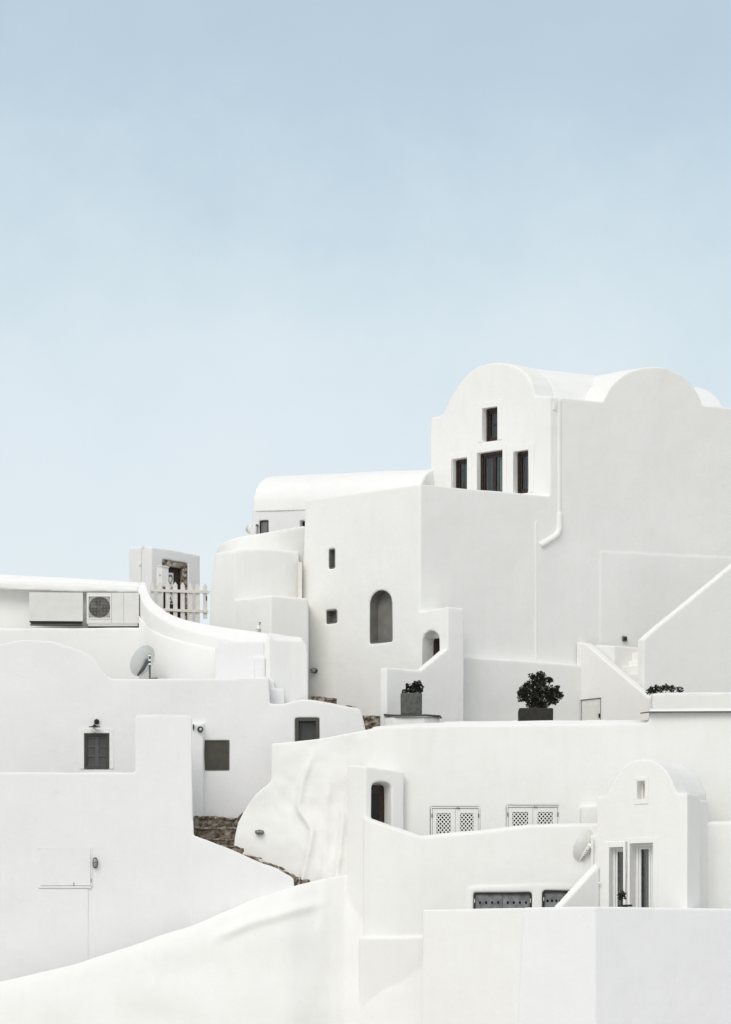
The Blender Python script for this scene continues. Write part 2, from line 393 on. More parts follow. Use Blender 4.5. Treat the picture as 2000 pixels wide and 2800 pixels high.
tall_pts = [(1470, 2080), (1470, 1400), (1506, 1400), (1506, 1086), (1550, 1088), (1650, 1097), (1656, 1085), (1664, 1068), (1675, 1052), (1690, 1037), (1707, 1024), (1728, 1013),
            (1752, 1006), (1778, 1003), (1806, 1003), (1834, 1009), (1860, 1021), (1882, 1037), (1900, 1058), (1914, 1084), (1922, 1108), (2060, 1120), (2060, 2080)]
tall = wallpoly(PLq, tall_pts, .8, direction=BK_R)
# porch with the arched door, flush with the left face
Yr = PLp.Y(1225)
porch = loft([[P(1100, 2080, PLp.Y(1100)), P(1100, 1683, PLp.Y(1100)), P(1100, 1683, PLp.Y(1100)) + BK_L * .9, P(1100, 2080, PLp.Y(1100)) + BK_L * .9],
              [P(1225, 2080, Yr), P(1225, 1659, Yr), P(1225, 1659, Yr) + Vector((0, 1.6, 0)), P(1225, 2080, Yr) + Vector((0, 1.6, 0))],
              [P(1270, 2080, PLs.Y(1270)), P(1270, 1663, PLs.Y(1270)), P(1270, 1663, PLs.Y(1270)) + BK_R * 1.2, P(1270, 2080, PLs.Y(1270)) + BK_R * 1.2]])
u0, _ = PLp.uz(1154.5, 1830); u1, _ = PLp.uz(1202, 1800); zb_ = PLp.uz(1180, 1880)[1]; zs = PLp.uz(1180, 1752)[1]; zt = PLp.uz(1183, 1724)[1]
PORCH = (u0, u1, zb_)
porch = boolcut(porch, [porch_cut()])
# proud strip of wall on the right below the stairs, roughly a hand deep
strip = wallpoly(PLq, [(1641, 2080), (1641, 1509), (1800, 1517), (2060, 1529), (2060, 2080)], .3, d=.018)
plastered('wall', [gb, cube, tall, porch, strip], 'warm', house, voxel=.03, smooth=3)
# boxed drain pipe down the wall
pipe = join([tube([PLq.pt(1531, 1092, -.07), PLq.pt(1531, 1425, -.065)], .10, 10), tube([PLq.pt(1531, 1405, -.02), PLq.pt(1530, 1448, .0), PLq.pt(1522, 1464, .01), PLq.pt(1478, 1492, .01)], .085, 10),
             tube([PLq.pt(1467, 1425, -.07), PLq.pt(1467, 1806, -.064)], .085, 10)])
plastered('drain_pipe', [pipe], 'warm', house, voxel=.03, smooth=3, wobble=.02)
# vaults
vin = [(x, y + 2) for x, y in g_arch]; vin = [(1210, 1142)] + vin + [(1466, 1100), (1466, 1130), (1210, 1150)]
v1 = [PLw.pt(x, y, -.72) for x, y in vin]
plastered('roof', [prism(v1, [p + BK_L * 5.8 for p in v1])], 'soft', house, voxel=.05, smooth=5, label='left barrel vault roof behind the gable with four windows')
vin = tall_pts[5:21]; vin = vin + [(1922, 1160), (1650, 1150)]
v2 = [PLq.pt(x, y + 1.5, -.5) for x, y in vin]
plastered('roof', [prism(v2, [p + BK_R * 3.6 for p in v2])], 'soft', house, voxel=.05, smooth=5, label='right barrel vault roof above the tall plain wall')
# flat roof behind the parapet of the tall wall
fl = loft([[P(x, 1200, Y), P(x, y, Y), P(x, y, Y) + BK_R * 1.2, P(x, 1200, Y) + BK_R * 1.2] for x, y, Y in [(1575, 1104, PLq.Y(1575) + 1.0), (1660, 1110, PLq.Y(1660) + 1.0)]])
obj('flat_roof', fl, 'soft', house)
# windows
surround(house, PLw, (RW['top'][0], RW['top'][1], RW['top'][2], RW['top'][3]), .16, sides='LRT')
for k in ('left', 'mid', 'right'): surround(house, PLw, RW[k], .135 if k == 'mid' else .16)
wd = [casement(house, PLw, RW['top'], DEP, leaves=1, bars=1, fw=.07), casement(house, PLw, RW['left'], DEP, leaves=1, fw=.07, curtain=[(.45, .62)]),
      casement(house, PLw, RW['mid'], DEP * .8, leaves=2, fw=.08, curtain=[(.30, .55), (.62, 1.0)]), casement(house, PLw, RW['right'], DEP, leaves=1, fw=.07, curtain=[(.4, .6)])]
# blind slots and the arched niche with bare render inside
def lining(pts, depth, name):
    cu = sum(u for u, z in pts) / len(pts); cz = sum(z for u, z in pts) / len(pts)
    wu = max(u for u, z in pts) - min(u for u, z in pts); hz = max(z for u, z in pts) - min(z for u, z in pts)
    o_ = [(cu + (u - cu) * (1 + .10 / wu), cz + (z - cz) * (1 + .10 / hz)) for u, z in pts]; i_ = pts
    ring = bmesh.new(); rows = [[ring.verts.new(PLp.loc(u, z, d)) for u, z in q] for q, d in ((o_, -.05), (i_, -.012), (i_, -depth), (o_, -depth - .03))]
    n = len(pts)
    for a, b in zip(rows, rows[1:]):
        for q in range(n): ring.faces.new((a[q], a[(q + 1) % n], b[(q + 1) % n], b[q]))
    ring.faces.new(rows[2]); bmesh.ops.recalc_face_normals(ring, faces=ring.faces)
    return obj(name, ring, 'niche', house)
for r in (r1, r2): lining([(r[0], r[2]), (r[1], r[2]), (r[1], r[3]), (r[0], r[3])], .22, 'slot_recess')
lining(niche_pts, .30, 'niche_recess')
# porch door
zt_ = PLp.uz(1190, 1740)[1]
dr = obj('door', box(PLp, PORCH[0] - .01, PORCH[1] + .25, PORCH[2], zt_, -.50, -.43), 'brown', house)
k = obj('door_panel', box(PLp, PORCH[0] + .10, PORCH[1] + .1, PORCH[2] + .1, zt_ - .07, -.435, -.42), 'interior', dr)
dfr = obj('door_frame', box(PLp, PORCH[0] - .02, PORCH[1] + .1, zt_, zt_ + .04, -.5, -.40), 'trim', house)
# little outlet under the roof corner
so_ = obj('gutter_outlet', join([box(PLq, *[v for v in rect(PLq, 1513, 1102, 1519, 1120)], -.02, .05), tube([PLq.pt(1518, 1086, .05), PLq.pt(1518, 1104, .05)], .012, 6)]), 'trim', house)

# stair parapet in front of the porch, with its shelf
YS = PLs.Y
sp = thing('stair_wall', 'white sloping stair parapet rising to the arched porch door, behind the smaller planter', 'wall', P(1150, 2050, 110.6))
def rsec(x, yt, yb_, pl, th, yk=None, xk=None, d=0):
    a = pl.pt(x, yb_, d); b = pl.pt(x, yt, d); n = -pl.n * th
    c = b + n
    if yk is not None:
        c2 = P(x if xk is None else xk, yk, c.y); c = Vector((c.x if xk is None else c2.x, c.y, c2.z))
    return [a, b, c, Vector((c.x, c.y, a.z))]
secs = [rsec(1057, 1825, 2060, PLs, .30), rsec(1100, 1828, 2060, PLs, .30), rsec(1153, 1832, 2060, PLs, .30), rsec(1192, 1800, 2060, PLs, .30), rsec(1222, 1775, 2060, PLs, .30), rsec(1235, 1768, 2060, PLs, .30), rsec(1250, 1763, 2060, PLs, .30), rsec(1258, 1763, 2060, PLs, .30)]
plastered('wall', [loft(secs)], 'warm', sp, voxel=.035, smooth=3, wobble=.02)

# shelf block with a slate capping under the planter
shelf = thing('shelf_block', 'low white masonry ledge with a thin slate top, under the smaller planter', 'ledge', P(1130, 2010, 109.6))
PLf = PL(1075, 109.2, 0.0)
fb = [(1052, 109.6), (1078, 109.15), (1160, 109.1), (1203, 109.45)]
plastered('block', [ribbon([(x, 1960, 2060, Y) for x, Y in fb], 1.0, back=(0, 1, 0))], 'warm', shelf, voxel=.035, smooth=3, wobble=.015)
cap = loft([[P(x, yt + 6, Y - .06), P(x, yt, Y - .06), P(x, yt, Y + 1.1), P(x, yt + 6, Y + 1.1)] for x, yt, Y in [(1050, 1952, 109.6), (1080, 1954, 109.15), (1120, 1954, 109.1), (1162, 1953, 109.1), (1206, 1956, 109.45)]])
obj('slate_cap', cap, 'slate', shelf, bevel=.012)
obj('slate_step', loft([[P(x, 1965, Y), P(x, 1960, Y), P(x, 1960, Y + .8), P(x, 1965, Y + .8)] for x, Y in [(1202, 109.3), (1209, 109.36)]]), 'slate', shelf)

# terrace back wall
tw = ribbon([(1262, 1794, 2060, PLt.Y(1262)), (1400, 1803, 2060, PLt.Y(1400)), (1594, 1818, 2060, PLt.Y(1594))], .5)
tag(plastered('terrace_wall', [tw], 'warm', voxel=.04, smooth=3), 'low white wall behind the largest potted bush, under the tall plain wall', 'wall')

# right stair: flank wall with sloping parapet, steps, second parapet
rs = thing('staircase', 'white outdoor staircase climbing right along the tall wall, with plain solid parapets', 'staircase', P(1700, 2050, 113.5))
fl_s = [rsec(1576, 1756, 2060, PLu, .30), rsec(1599, 1757, 2060, PLu, .30), rsec(1608, 1764, 2060, PLu, .30), rsec(1690, 1836, 2060, PLu, .30), rsec(1772, 1906, 2060, PLu, .30), rsec(1783, 1908, 2060, PLu, .30)]
plastered('parapet', [loft(fl_s)], 'warm', rs, voxel=.035, smooth=3, wobble=.015)
# block at the head, behind
hb = loft([[PLu.pt(x, 1900, -.35), PLu.pt(x, y, -.35), PLu.pt(x, y, -.35) + BK_L * 1.0, PLu.pt(x, 1900, -.35) + BK_L * 1.0] for x, y in [(1600, 1760), (1655, 1763)]])
plastered('landing_block', [hb], 'warm', rs, voxel=.035, smooth=3, wobble=.015)
PLv = PL(1762, PLu.Y(1762) + .55, MR)
vs_ = [rsec(x, y, 2060, PLv, .26) for x, y in [(1760, 1749), (1772, 1738), (1800, 1713), (1880, 1648), (2060, 1500)]]
plastered('parapet', [loft(vs_)], 'warm', rs, voxel=.035, smooth=3, wobble=.015)
steps = [(1736, 1865, 1765, .10), (1713, 1843, 1765, .32), (1692, 1822, 1765, .54), (1671, 1808, 1765, .78), (1717, 1786, 1768, 1.25), (1743, 1769, 1775, 1.6)]
for (x0, y0, x1, dd) in steps:
    q = PL(x0, PLu.Y(x0) + .45 + dd * .6, -.55)
    bmx = loft([[q.pt(x, y0 + 60), q.pt(x, y), q.pt(x, y) + Vector((.45, .9, 0)), q.pt(x, y0 + 60) + Vector((.45, .9, 0))] for x, y in [(x0, y0), (x1, y0 - 2)]])
    obj('step', bmx, 'warm', rs, bevel=.02)

# ------------------------------------------------------------------ vaulted house behind, on the left
PLo = PL(1150, 116.4, -.42)
back_o = Vector((.39, .92, 0))
bh = thing('vaulted_house', 'long low whitewashed house with one rounded barrel roof, standing behind the great cube', 'house', P(900, 1500, 118))
hwid, rise = 3.3, 1.07
def arc(pl, xs, ysp, n=18):
    p0 = pl.pt(xs, ysp); o = []
    for k in range(n + 1):
        a = math.pi * k / n
        o.append(p0 + back_o * (hwid / 2 * (1 - math.cos(a))) + UP * (rise * math.sin(a) ** .8 if 0 < k < n else 0))
    return o
prof_l = arc(PLo, 690, 1392); prof_r = arc(PLo, 1149, 1372)
def close(pr, y): return pr + [Vector((pr[-1].x, pr[-1].y, y)), Vector((pr[0].x, pr[0].y, y))]
def sh(pts, f): # shrink a profile towards its middle: the rounded hip of the vault
    c = (pts[0] + pts[-1]) / 2
    return [Vector((c.x + (p.x - c.x) * f, c.y + (p.y - c.y) * f, pts[0].z + (p.z - pts[0].z) * f)) for p in pts]
zbot = P(900, 1402, 118).z
lp = arc(PLo, 683, 1392)
plastered('roof', [loft([close([p for p in prof_l], zbot), close(prof_r, zbot)])], 'soft', bh, voxel=.045, smooth=6, wobble=.05)
wl = loft([[PLo.pt(x, 1600, .0), PLo.pt(x, y, .0), PLo.pt(x, y, .0) + back_o * 3.2, PLo.pt(x, 1600, .0) + back_o * 3.2] for x, y in [(690, 1391), (1149, 1373)]])
ow1 = rect(PLo, 709, 1423, 734, 1460); ow2 = rect(PLo, 820, 1423, 834, 1442)
wl = boolcut(wl, [cut_rect(PLo, ow1, .2), cut_rect(PLo, ow2, .3)])
plastered('wall', [wl], 'cool', bh, voxel=.02, smooth=2, wobble=.02)
obj('cornice', join([tube([PLo.pt(701, 1397, 0), PLo.pt(760, 1395.5, .012), PLo.pt(840, 1393, 0), PLo.pt(1000, 1385, 0)], .022, 8), tube([PLo.pt(712, 1398, .0), PLo.pt(711, 1421, .0)], .007, 6)]), 'cream', bh)
sh1 = obj('window', frame_bm(PLo, ow1, .025, -.12, -.05), 'black', bh)
o = obj('shutter', box(PLo, ow1[0] + .02, ow1[1] - .02, ow1[2], ow1[3] - .03, -.14, -.08), 'niche', sh1)
o = obj('shutter_edge', box(PLo, ow1[1] - .07, ow1[1] - .02, ow1[2], ow1[3] - .03, -.079, -.065), 'dmetal', sh1)
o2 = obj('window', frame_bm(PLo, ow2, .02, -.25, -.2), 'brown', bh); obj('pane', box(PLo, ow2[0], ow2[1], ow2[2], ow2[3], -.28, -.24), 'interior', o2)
# meter box and a wire-guarded lamp by its corner
mb = thing('meter_box', 'small white meter box beside the grey shutter of the far barrel-roofed house', 'box', PLo.pt(697, 1465, .1))
obj('cabinet', box(PLo, *rect(PLo, 690, 1442, 706, 1466), 0, .16), 'trim', mb, bevel=.01)
obj('bracket', join([tube([PLo.pt(702, 1436, .05), PLo.pt(708, 1438, .03)], .03, 6), tube([PLo.pt(706, 1441, .02), PLo.pt(706, 1460, .02)], .012, 6)]), 'dmetal', mb)
def bulkhead(name, label, c, t, n, length, width, vertical=False, mat='dmetal'):
    """oval wall lamp: base ring, milky lens, wire guard"""
    r = thing(name, label, 'wall lamp', c)
    a = UP if vertical else t; b = t if vertical else UP
    def ell(ra, rb, d0, d1, seg=20):
        f = [c + a * ra * math.cos(k * 2 * math.pi / seg) + b * rb * math.sin(k * 2 * math.pi / seg) for k in range(seg)]
        return prism([p + n * d1 for p in f], [p + n * d0 for p in f])
    obj('base', ell(length / 2, width / 2, -.05, .035), mat, r, bevel=.008)
    seg = 20; secs = []
    for i in range(6):
        f = math.cos(i / 5 * math.pi / 2 * .93); d = .03 + .07 * math.sin(i / 5 * math.pi / 2)
        secs.append([c + n * d + a * length * .40 * f * math.cos(k * 2 * math.pi / seg) + b * width * .38 * f * math.sin(k * 2 * math.pi / seg) for k in range(seg)])
    obj('lens', loft(secs), 'frost', r, smooth=True)
    bars = []
    for k in (-.5, 0, .5):
        bars.append(tube([c + b * width * k * .6 + a * length * .44 * math.cos(th) + n * (.03 + .095 * math.sin(th)) for th in [math.pi * j / 10 for j in range(11)]], .007, 6))
    bars.append(tube([c + b * width * .46 * math.cos(th) + n * (.03 + .095 * math.sin(th)) for th in [math.pi * j / 8 for j in range(9)]], .007, 6))
    obj('guard', join(bars), mat, r)
    return r
bulkhead('wall_lamp', 'wire-guarded lamp sticking out at the far house corner, against the sky', PLo.pt(687, 1448, .06), PLo.n, -PLo.t, .24, .13, True, 'trim')

# ------------------------------------------------------------------ rounded tower block left of the cube
tb = thing('round_walled_block', 'white block with a rounded, leaning left edge and a curved terrace wall on top', 'building', P(700, 1900, 115))
rear = [(593, 1506, 116.2), (597, 1498, 116.0), (606, 1488, 115.85), (618, 1480, 115.7), (632, 1474, 115.6), (650, 1468, 115.5), (671, 1464, 115.45), (708, 1458, 115.4), (763, 1448, 115.5), (835, 1437, 115.8)]
rearb = ribbon([(x, y, 1760, Y) for x, y, Y in rear], .35, back=(0, 1, 0))
c0 = 113.9
front = loft([[P(xb, 1900, Yb), P(xm, 1600, (Y + Yb) / 2), P(x, y, Y), P(x, y, Y) + v, P(xm, 1600, (Y + Yb) / 2) + v, P(xb, 1900, Yb) + v] for x, y, Y, xm, xb, Yb, v in [
    (589, 1510, 114.45, 576, 566, 114.5, Vector((.5, 1.9, 0))), (612, 1506, 114.2, 606, 602, 114.25, Vector((.2, 2, 0))), (645, 1502.5, c0, 642, 640, c0, Vector((0, 2.2, 0))),
    (668, 1501, 113.96, 668, 668, 113.96, Vector((0, 2.1, 0))), (690, 1500, 114.06, 690, 690, 114.06, Vector((0, 2, 0))), (717, 1500, 114.2, 717, 717, 114.2, Vector((0, 1.9, 0))),
    (745, 1501, 114.38, 745, 745, 114.38, Vector((0, 1.7, 0))), (782, 1504, 114.65, 782, 782, 114.65, Vector((0, 1.5, 0))), (817, 1507, 114.95, 817, 817, 114.95, Vector((0, 1.2, 0)))]])
plastered('wall', [rearb, front], 'warm', tb, voxel=.04, smooth=5)
strip = ribbon([(815, 1536, 1760, 114.75), (826, 1537, 1760, 114.75)], .3)
obj('corner_strip', strip, 'cream', tb)

sb = thing('step_block', 'plain white box with one sharp front corner, beside the small square slot', 'building', P(740, 1900, 113))
st = loft([[P(x, 1900, Y), P(x, y, Y), P(x, y, Y) + v, P(x, 1900, Y) + v] for x, y, Y, v in [(638, 1639.5, 113.95, Vector((.9, .95, 0))), (741, 1627, 113.0, Vector((0, 1.9, 0))), (843, 1635.5, 113.6, Vector((0, 1.4, 0)))]])
plastered('wall', [st], 'warm', sb, voxel=.035, smooth=3, wobble=.02)
PLm = PL(741, 113.0, -1.0)
hk = thing('wall_hook', 'tiny white bell-shaped fitting on the box with the sharp corner', 'fitting', PLm.pt(712, 1712))
obj('bracket', tube([PLm.pt(714, 1702, -.03), PLm.pt(714, 1703, .06), PLm.pt(714, 1710, .06)], .011, 6), 'dmetal', hk)
obj('cup', lathe([(0, .05), (.03, .045), (.05, -.02), (.065, -.06), (0, -.06)], 12, Matrix.Translation(PLm.pt(712, 1716, .07))), 'trim', hk, smooth=True)

# ------------------------------------------------------------------ curved stair parapet and the dish terrace behind the left house
cp = thing('curved_stair_wall', 'thick white parapet sweeping down in a curve from the air conditioners to the pier', 'wall', P(560, 1900, 111.5))
def csec(xk, yk, xf, yf, Y, th, yb=1930, xb=None):
    f = P(xf, yf, Y); k = P(xk, yk, Y + th)
    fb_ = P(xf if xb is None else xb, yb, Y); return [fb_, f, k, Vector((k.x, k.y, fb_.z))]
cs = [csec(386, 1590, 377, 1612, 114.6, .45), csec(397, 1592, 383, 1630, 114.3, .45), csec(402, 1607, 389, 1646, 114.0, .45), csec(408, 1624, 399, 1660, 113.7, .45), csec(420, 1642, 414, 1674, 113.4, .45),
      csec(441, 1660, 438, 1690, 113.05, .45), csec(463, 1676, 463, 1705, 112.7, .45), csec(504, 1692, 506, 1721, 112.25, .45), csec(567, 1706, 568, 1737, 111.75, .42), csec(630, 1716, 630, 1750, 111.4, .42),
      csec(699, 1725, 699, 1764, 111.15, .42), csec(734, 1731, 734, 1768, 111.05, .42)]
md = [(380, 1687), (395, 1703), (410, 1718), (441, 1737), (504, 1757), (589, 1776), (600, 1779)]
mY = [113.95, 113.75, 113.45, 112.9, 112.15, 111.5, 111.4]
mold = loft([[P(x, 1930, Y), P(x, y + 4, Y - .02), P(x, y, Y), P(x, y - 4, Y + .3), P(x, 1930, Y + .35)] for (x, y), Y in zip(md, mY)])
def fillet(sec, r=.06):
    """round the front and back top corners of a section"""
    fb_, f, k, kb = sec; o = [fb_]
    for c, p, q in ((f, fb_, k), (k, f, kb)):
        a = c + (p - c).normalized() * r; b = c + (q - c).normalized() * r
        for t in (0, .25, .5, .75, 1): o.append(a.lerp(c, t).lerp(c.lerp(b, t), t))
    return o + [kb]
obj('wall', smooth_loft([fillet(c) for c in cs]), 'soft', cp, smooth=True)
mold = smooth_loft([[P(x, 1930, Y), P(x, y + 5, Y), P(x, y + 1, Y + .02), P(x, y - 2, Y + .08), P(x, y - 4, Y + .3), P(x, 1930, Y + .35)] for (x, y), Y in zip(md, mY)])
obj('lower_step', mold, 'soft', cp, smooth=True)

acw = thing('terrace_wall', 'white wall with a ledge carrying the air conditioning units, far left', 'wall', P(250, 1930, 114.6))
w1 = ribbon([(-60, 1566, 1930, 115.2), (200, 1580, 1930, 115.1), (290, 1585, 1930, 115.05), (386, 1592, 1930, 115.0)], .5)
w2 = ribbon([(-60, 1717, 1930, 114.15), (150, 1717, 1930, 114.1), (300, 1716, 1930, 114.02), (392, 1716, 1930, 113.95)], .8, back=(0, 1, 0))
w3 = loft([[P(x, y1, Y), P(x, y0, Y), P(x, y0 - 4, Y + .5), P(x, y1, Y + .5)] for x, y0, y1, Y in [(-60, 1588, 1611, 114.75), (200, 1597, 1619, 114.68), (380, 1606, 1621, 114.6)]])
plastered('wall', [w1, w2, w3], 'soft', acw, voxel=.04, smooth=4)

def ac_unit(label, x0, x1, y0, y1, pl, fan, depth=.32):
    t = thing('air_conditioner', label, 'air conditioner', pl.pt((x0 + x1) / 2, y1, -.1), 'air conditioning units on the ledge')
    r = rect(pl, x0, y0, x1, y1); u0, u1, z0, z1 = r
    bodyb = box(pl, u0, u1, z0, z1, -depth, 0)
    if fan:
        fu0, fu1, fz0, fz1 = rect(pl, 242, 1631, 302, 1690)
        cu, cz = (fu0 + fu1) / 2, (fz0 + fz1) / 2; R = (fz1 - fz0) / 2 * .98
        cyl = [(cu + R * math.cos(k * 2 * math.pi / 32), cz + R * math.sin(k * 2 * math.pi / 32)) for k in range(32)]
        bodyb = boolcut(bodyb, [cut_arch(pl, cyl, .16, .3)])
    obj('casing', bodyb, 'beige', t, bevel=.006)
    if fan:
        obj('fan_hollow', prism([pl.loc(u, z, -.13) for u, z in cyl], [pl.loc(u, z, -.15) for u, z in cyl]), 'interior', t)
        fan_b = [lathe([(0, .03), (.05, .03), (.06, -.03), (0, -.03)], 16, Matrix.Translation(pl.loc(cu, cz, -.08)) @ pl.n.to_track_quat('Z', 'Y').to_matrix().to_4x4())]
        for k in range(3):
            a0 = k * 2 * math.pi / 3 + .3
            q = [(cu + rr * math.cos(a0 + da), cz + rr * math.sin(a0 + da)) for rr, da in [(.05, 0), (R * .9, -.1), (R * .93, .45), (R * .8, .9), (.05, .9)]]
            fan_b.append(prism([pl.loc(u, z, -.08 + .02 * i) for i, (u, z) in enumerate(q)], [pl.loc(u, z, -.09 + .02 * i) for i, (u, z) in enumerate(q)]))
        obj('fan', join(fan_b), 'dmetal', t)
        gb_ = [frame_bm(pl, (fu0 - .02, fu1 + .02, fz0 - .02, fz1 + .02), .022, .0, .022)]
        obj('guard_frame', gb_[0], 'trim', t)
        wires = []
        nn = 15
        for i in range(1, nn): wires.append(box(pl, fu0 + (fu1 - fu0) * i / nn - .0035, fu0 + (fu1 - fu0) * i / nn + .0035, fz0, fz1, .006, .012))
        for i in range(1, nn): wires.append(box(pl, fu0, fu1, fz0 + (fz1 - fz0) * i / nn - .0035, fz0 + (fz1 - fz0) * i / nn + .0035, .0125, .018))
        obj('guard', join(wires), 'grille', t)
        cs4 = []
        for su in (fu0 + .03, fu1 - .03):
            for sz in (fz0 + .03, fz1 - .03): obj('vent_corner', box(pl, su - .013, su + .013, sz - .013, sz + .013, .0, .004), 'interior', t)
        for xx in (304.5, 338):
            uu = pl.uz(xx, 1650)[0]; obj('casing_seam', box(pl, uu - .0035, uu + .0035, z0, z1, -.002, .0025), 'grille', t)
    obj('foot_rail', join([box(pl, u0 + .04, u1 - .03, z0 - .075, z0 - .012, -depth + .02, -.03), box(pl, u0 + .01, u1 - .01, z0 - .013, z0 - .001, -depth, -.004)]), 'dconcrete' if not fan else 'cream', t)
    obj('painted_gap_shadow', box(pl, u0 + .02, u1 - .02, z0 - .092, z0 - .074, -depth + .02, -.02), 'dmetal', t)  # dark strip added as painted shade in the gap under the unit
    return t
PLac = PL(308, 114.25, .0)
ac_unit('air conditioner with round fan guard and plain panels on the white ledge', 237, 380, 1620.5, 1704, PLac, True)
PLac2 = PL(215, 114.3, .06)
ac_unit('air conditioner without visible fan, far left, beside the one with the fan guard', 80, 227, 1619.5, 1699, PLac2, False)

# ------------------------------------------------------------------ gatehouse with rubble-framed door
PLz = PL(414, 118.0, .75); PLzl = PL(414, 118.0, -.9)
gh = thing('gatehouse', 'small white doorway building against the sky with a ragged stone-edged door opening', 'building', P(450, 1800, 118.6))
body = loft([[P(x, 1800, Y), P(x, y, Y), P(x, y, Y) + v, P(x, 1800, Y) + v] for x, y, Y, v in [
    (353, 1497, PLzl.Y(353), Vector((.75, .95, 0))), (372, 1496, PLzl.Y(372), Vector((.6, 1, 0))), (395, 1494, PLzl.Y(395), Vector((.3, 1.1, 0))), (414, 1495, 118.0, Vector((0, 1.3, 0))), (470, 1503, PLz.Y(470), Vector((-.1, .9, 0))), (548, 1518, PLz.Y(548), Vector((-.55, .5, 0)))]])
dor = rect(PLz, 445, 1529, 514.5, 1790); zd = PLz.uz(480, 1536)[1]
dor = (dor[0], dor[1], dor[2], zd)
body = boolcut(body, [prism([PLz.loc(u, z, .4) for u, z in [(dor[0], dor[2]), (dor[1], dor[2]), (dor[1], PLz.uz(514, 1541)[1]), (dor[0], PLz.uz(445, 1529)[1])]],
                            [PLz.loc(u, z, -.22) for u, z in [(dor[0], dor[2]), (dor[1], dor[2]), (dor[1], PLz.uz(514, 1541)[1]), (dor[0], PLz.uz(445, 1529)[1])]])])
plastered('wall', [body], 'cool', gh, voxel=.03, smooth=3, wobble=.02)
zl, zr = PLz.uz(445, 1530)[1], PLz.uz(514, 1542)[1]
def quadp(pl, q, d0, d1): return prism([pl.loc(u, z, d1) for u, z in q], [pl.loc(u, z, d0) for u, z in q])
lint = quadp(PLz, [(dor[0], zl - .16), (dor[1], zr - .14), (dor[1], zr), (dor[0], zl)], -.2, -.03)
jamb = quadp(PLz, [(dor[1] - .13, dor[2]), (dor[1] - .005, dor[2]), (dor[1] - .005, zr - .14), (dor[1] - .15, zr - .14)], -.2, -.03)
jl = quadp(PLz, [(dor[0], dor[2]), (dor[0] + .05, dor[2]), (dor[0] + .05, zl - .16), (dor[0], zl - .16)], -.2, -.05)
obj('stone_surround', join([lint, jamb, jl]), 'rubble', gh)
ddz = PLz.uz(480, 1549)[1]
dl, drr = dor[0] + .05, dor[1] - .15
gd = obj('door', box(PLz, dl, drr, dor[2], ddz, -.215, -.16), 'brown', gh)
gd2 = M['brown']
pn1 = (PLz.uz(465.5, 1600)[0], PLz.uz(483, 1600)[0], PLz.uz(475, 1652)[1], PLz.uz(475, 1563)[1])
pn2 = (PLz.uz(444.5, 1600)[0] + .03, PLz.uz(452.5, 1600)[0], PLz.uz(450, 1650)[1], PLz.uz(450, 1563)[1])
obj('glass_panel', box(PLz, *pn1, -.162, -.152), 'opal', gd); obj('glass_panel', box(PLz, *pn2, -.162, -.152), 'opal', gd)
def scroll(pl, cu, cz, r, s, d, turns=1.4):
    n = 22; return tube([pl.loc(cu + s * r * (1 - i / n * .8) * math.cos(turns * 2 * math.pi * i / n), cz + r * (1 - i / n * .8) * math.sin(turns * 2 * math.pi * i / n), d) for i in range(n + 1)], .006, 5)
a, b, c, d = pn1; cu = (a + b) / 2; hh = d - c; iron = []
for s in (-1, 1):
    iron.append(scroll(PLz, cu + s * .035, d - .11, .036, -s, -.14)); iron.append(scroll(PLz, cu + s * .03, c + hh * .36, .03, s, -.14)); iron.append(scroll(PLz, cu + s * .03, c + .06, .03, s, -.14))
    iron.append(tube([PLz.loc(cu + s * .07, d - .13, -.14), PLz.loc(cu + s * .055, d - .22, -.14), PLz.loc(cu + s * .005, d - .32, -.14)], .006, 5))
    iron.append(tube([PLz.loc(cu + s * .07, c + hh * .55, -.14), PLz.loc(cu, c + hh * .45, -.14), PLz.loc(cu - s * .06, c + hh * .3, -.14)], .006, 5))
    iron.append(tube([PLz.loc(cu + s * .07, c + .05, -.14), PLz.loc(cu, c + .2, -.14)], .006, 5))
iron.append(box(PLz, a - .01, b + .01, d - .012, d + .004, -.152, -.138)); iron.append(box(PLz, a - .01, b + .01, c - .004, c + .012, -.152, -.138))
obj('iron_scrollwork', join(iron), 'black', gd); iron = []
a2, b2, c2, d2 = pn2; cu2 = (a2 + b2) / 2
for k in range(4): iron.append(scroll(PLz, cu2, c2 + .06 + (d2 - c2) * k / 4.2, .03, 1 if k % 2 else -1, -.14))
iron.append(box(PLz, cu2 - .005, cu2 + .005, c2, d2, -.15, -.135))
obj('iron_scrollwork', join(iron), 'black', gd)
ca = thing('cable', 'thin cable running down the narrow left side of the gatehouse', 'cable', PLzl.pt(386, 1600, .03))
obj('wire', tube([PLzl.pt(396, 1494, .02), PLzl.pt(391, 1498, .03), PLzl.pt(388.5, 1505, .025), PLzl.pt(388, 1545, .02), PLzl.pt(386.5, 1600, .02), PLzl.pt(386, 1620, .02)], .009, 6), 'beige', ca)
obj('junction_box', box(PLzl, *rect(PLzl, 382, 1540, 387, 1546), -.01, .04), 'trim', ca)
PLb = PL(446, 117.2, .8); PLbl = PL(441, 117.2, -.6)
eb = thing('electric_cabinet', 'white electric cabinet on a wall bracket, in front of the stone-edged door', 'electric box', P(448, 1610, 117.3))
cab = loft([[P(x, 1604, Y), P(x, y, Y), P(x, y, Y) + v, P(x, 1604, Y) + v] for x, y, Y, v in [(428, 1549, 117.35, Vector((.25, .15, 0))), (442, 1548, 117.15, Vector((0, .3, 0))), (461.5, 1552, 117.28, Vector((-.1, .2, 0)))]])
obj('cabinet', cab, 'trim', eb, bevel=.01)
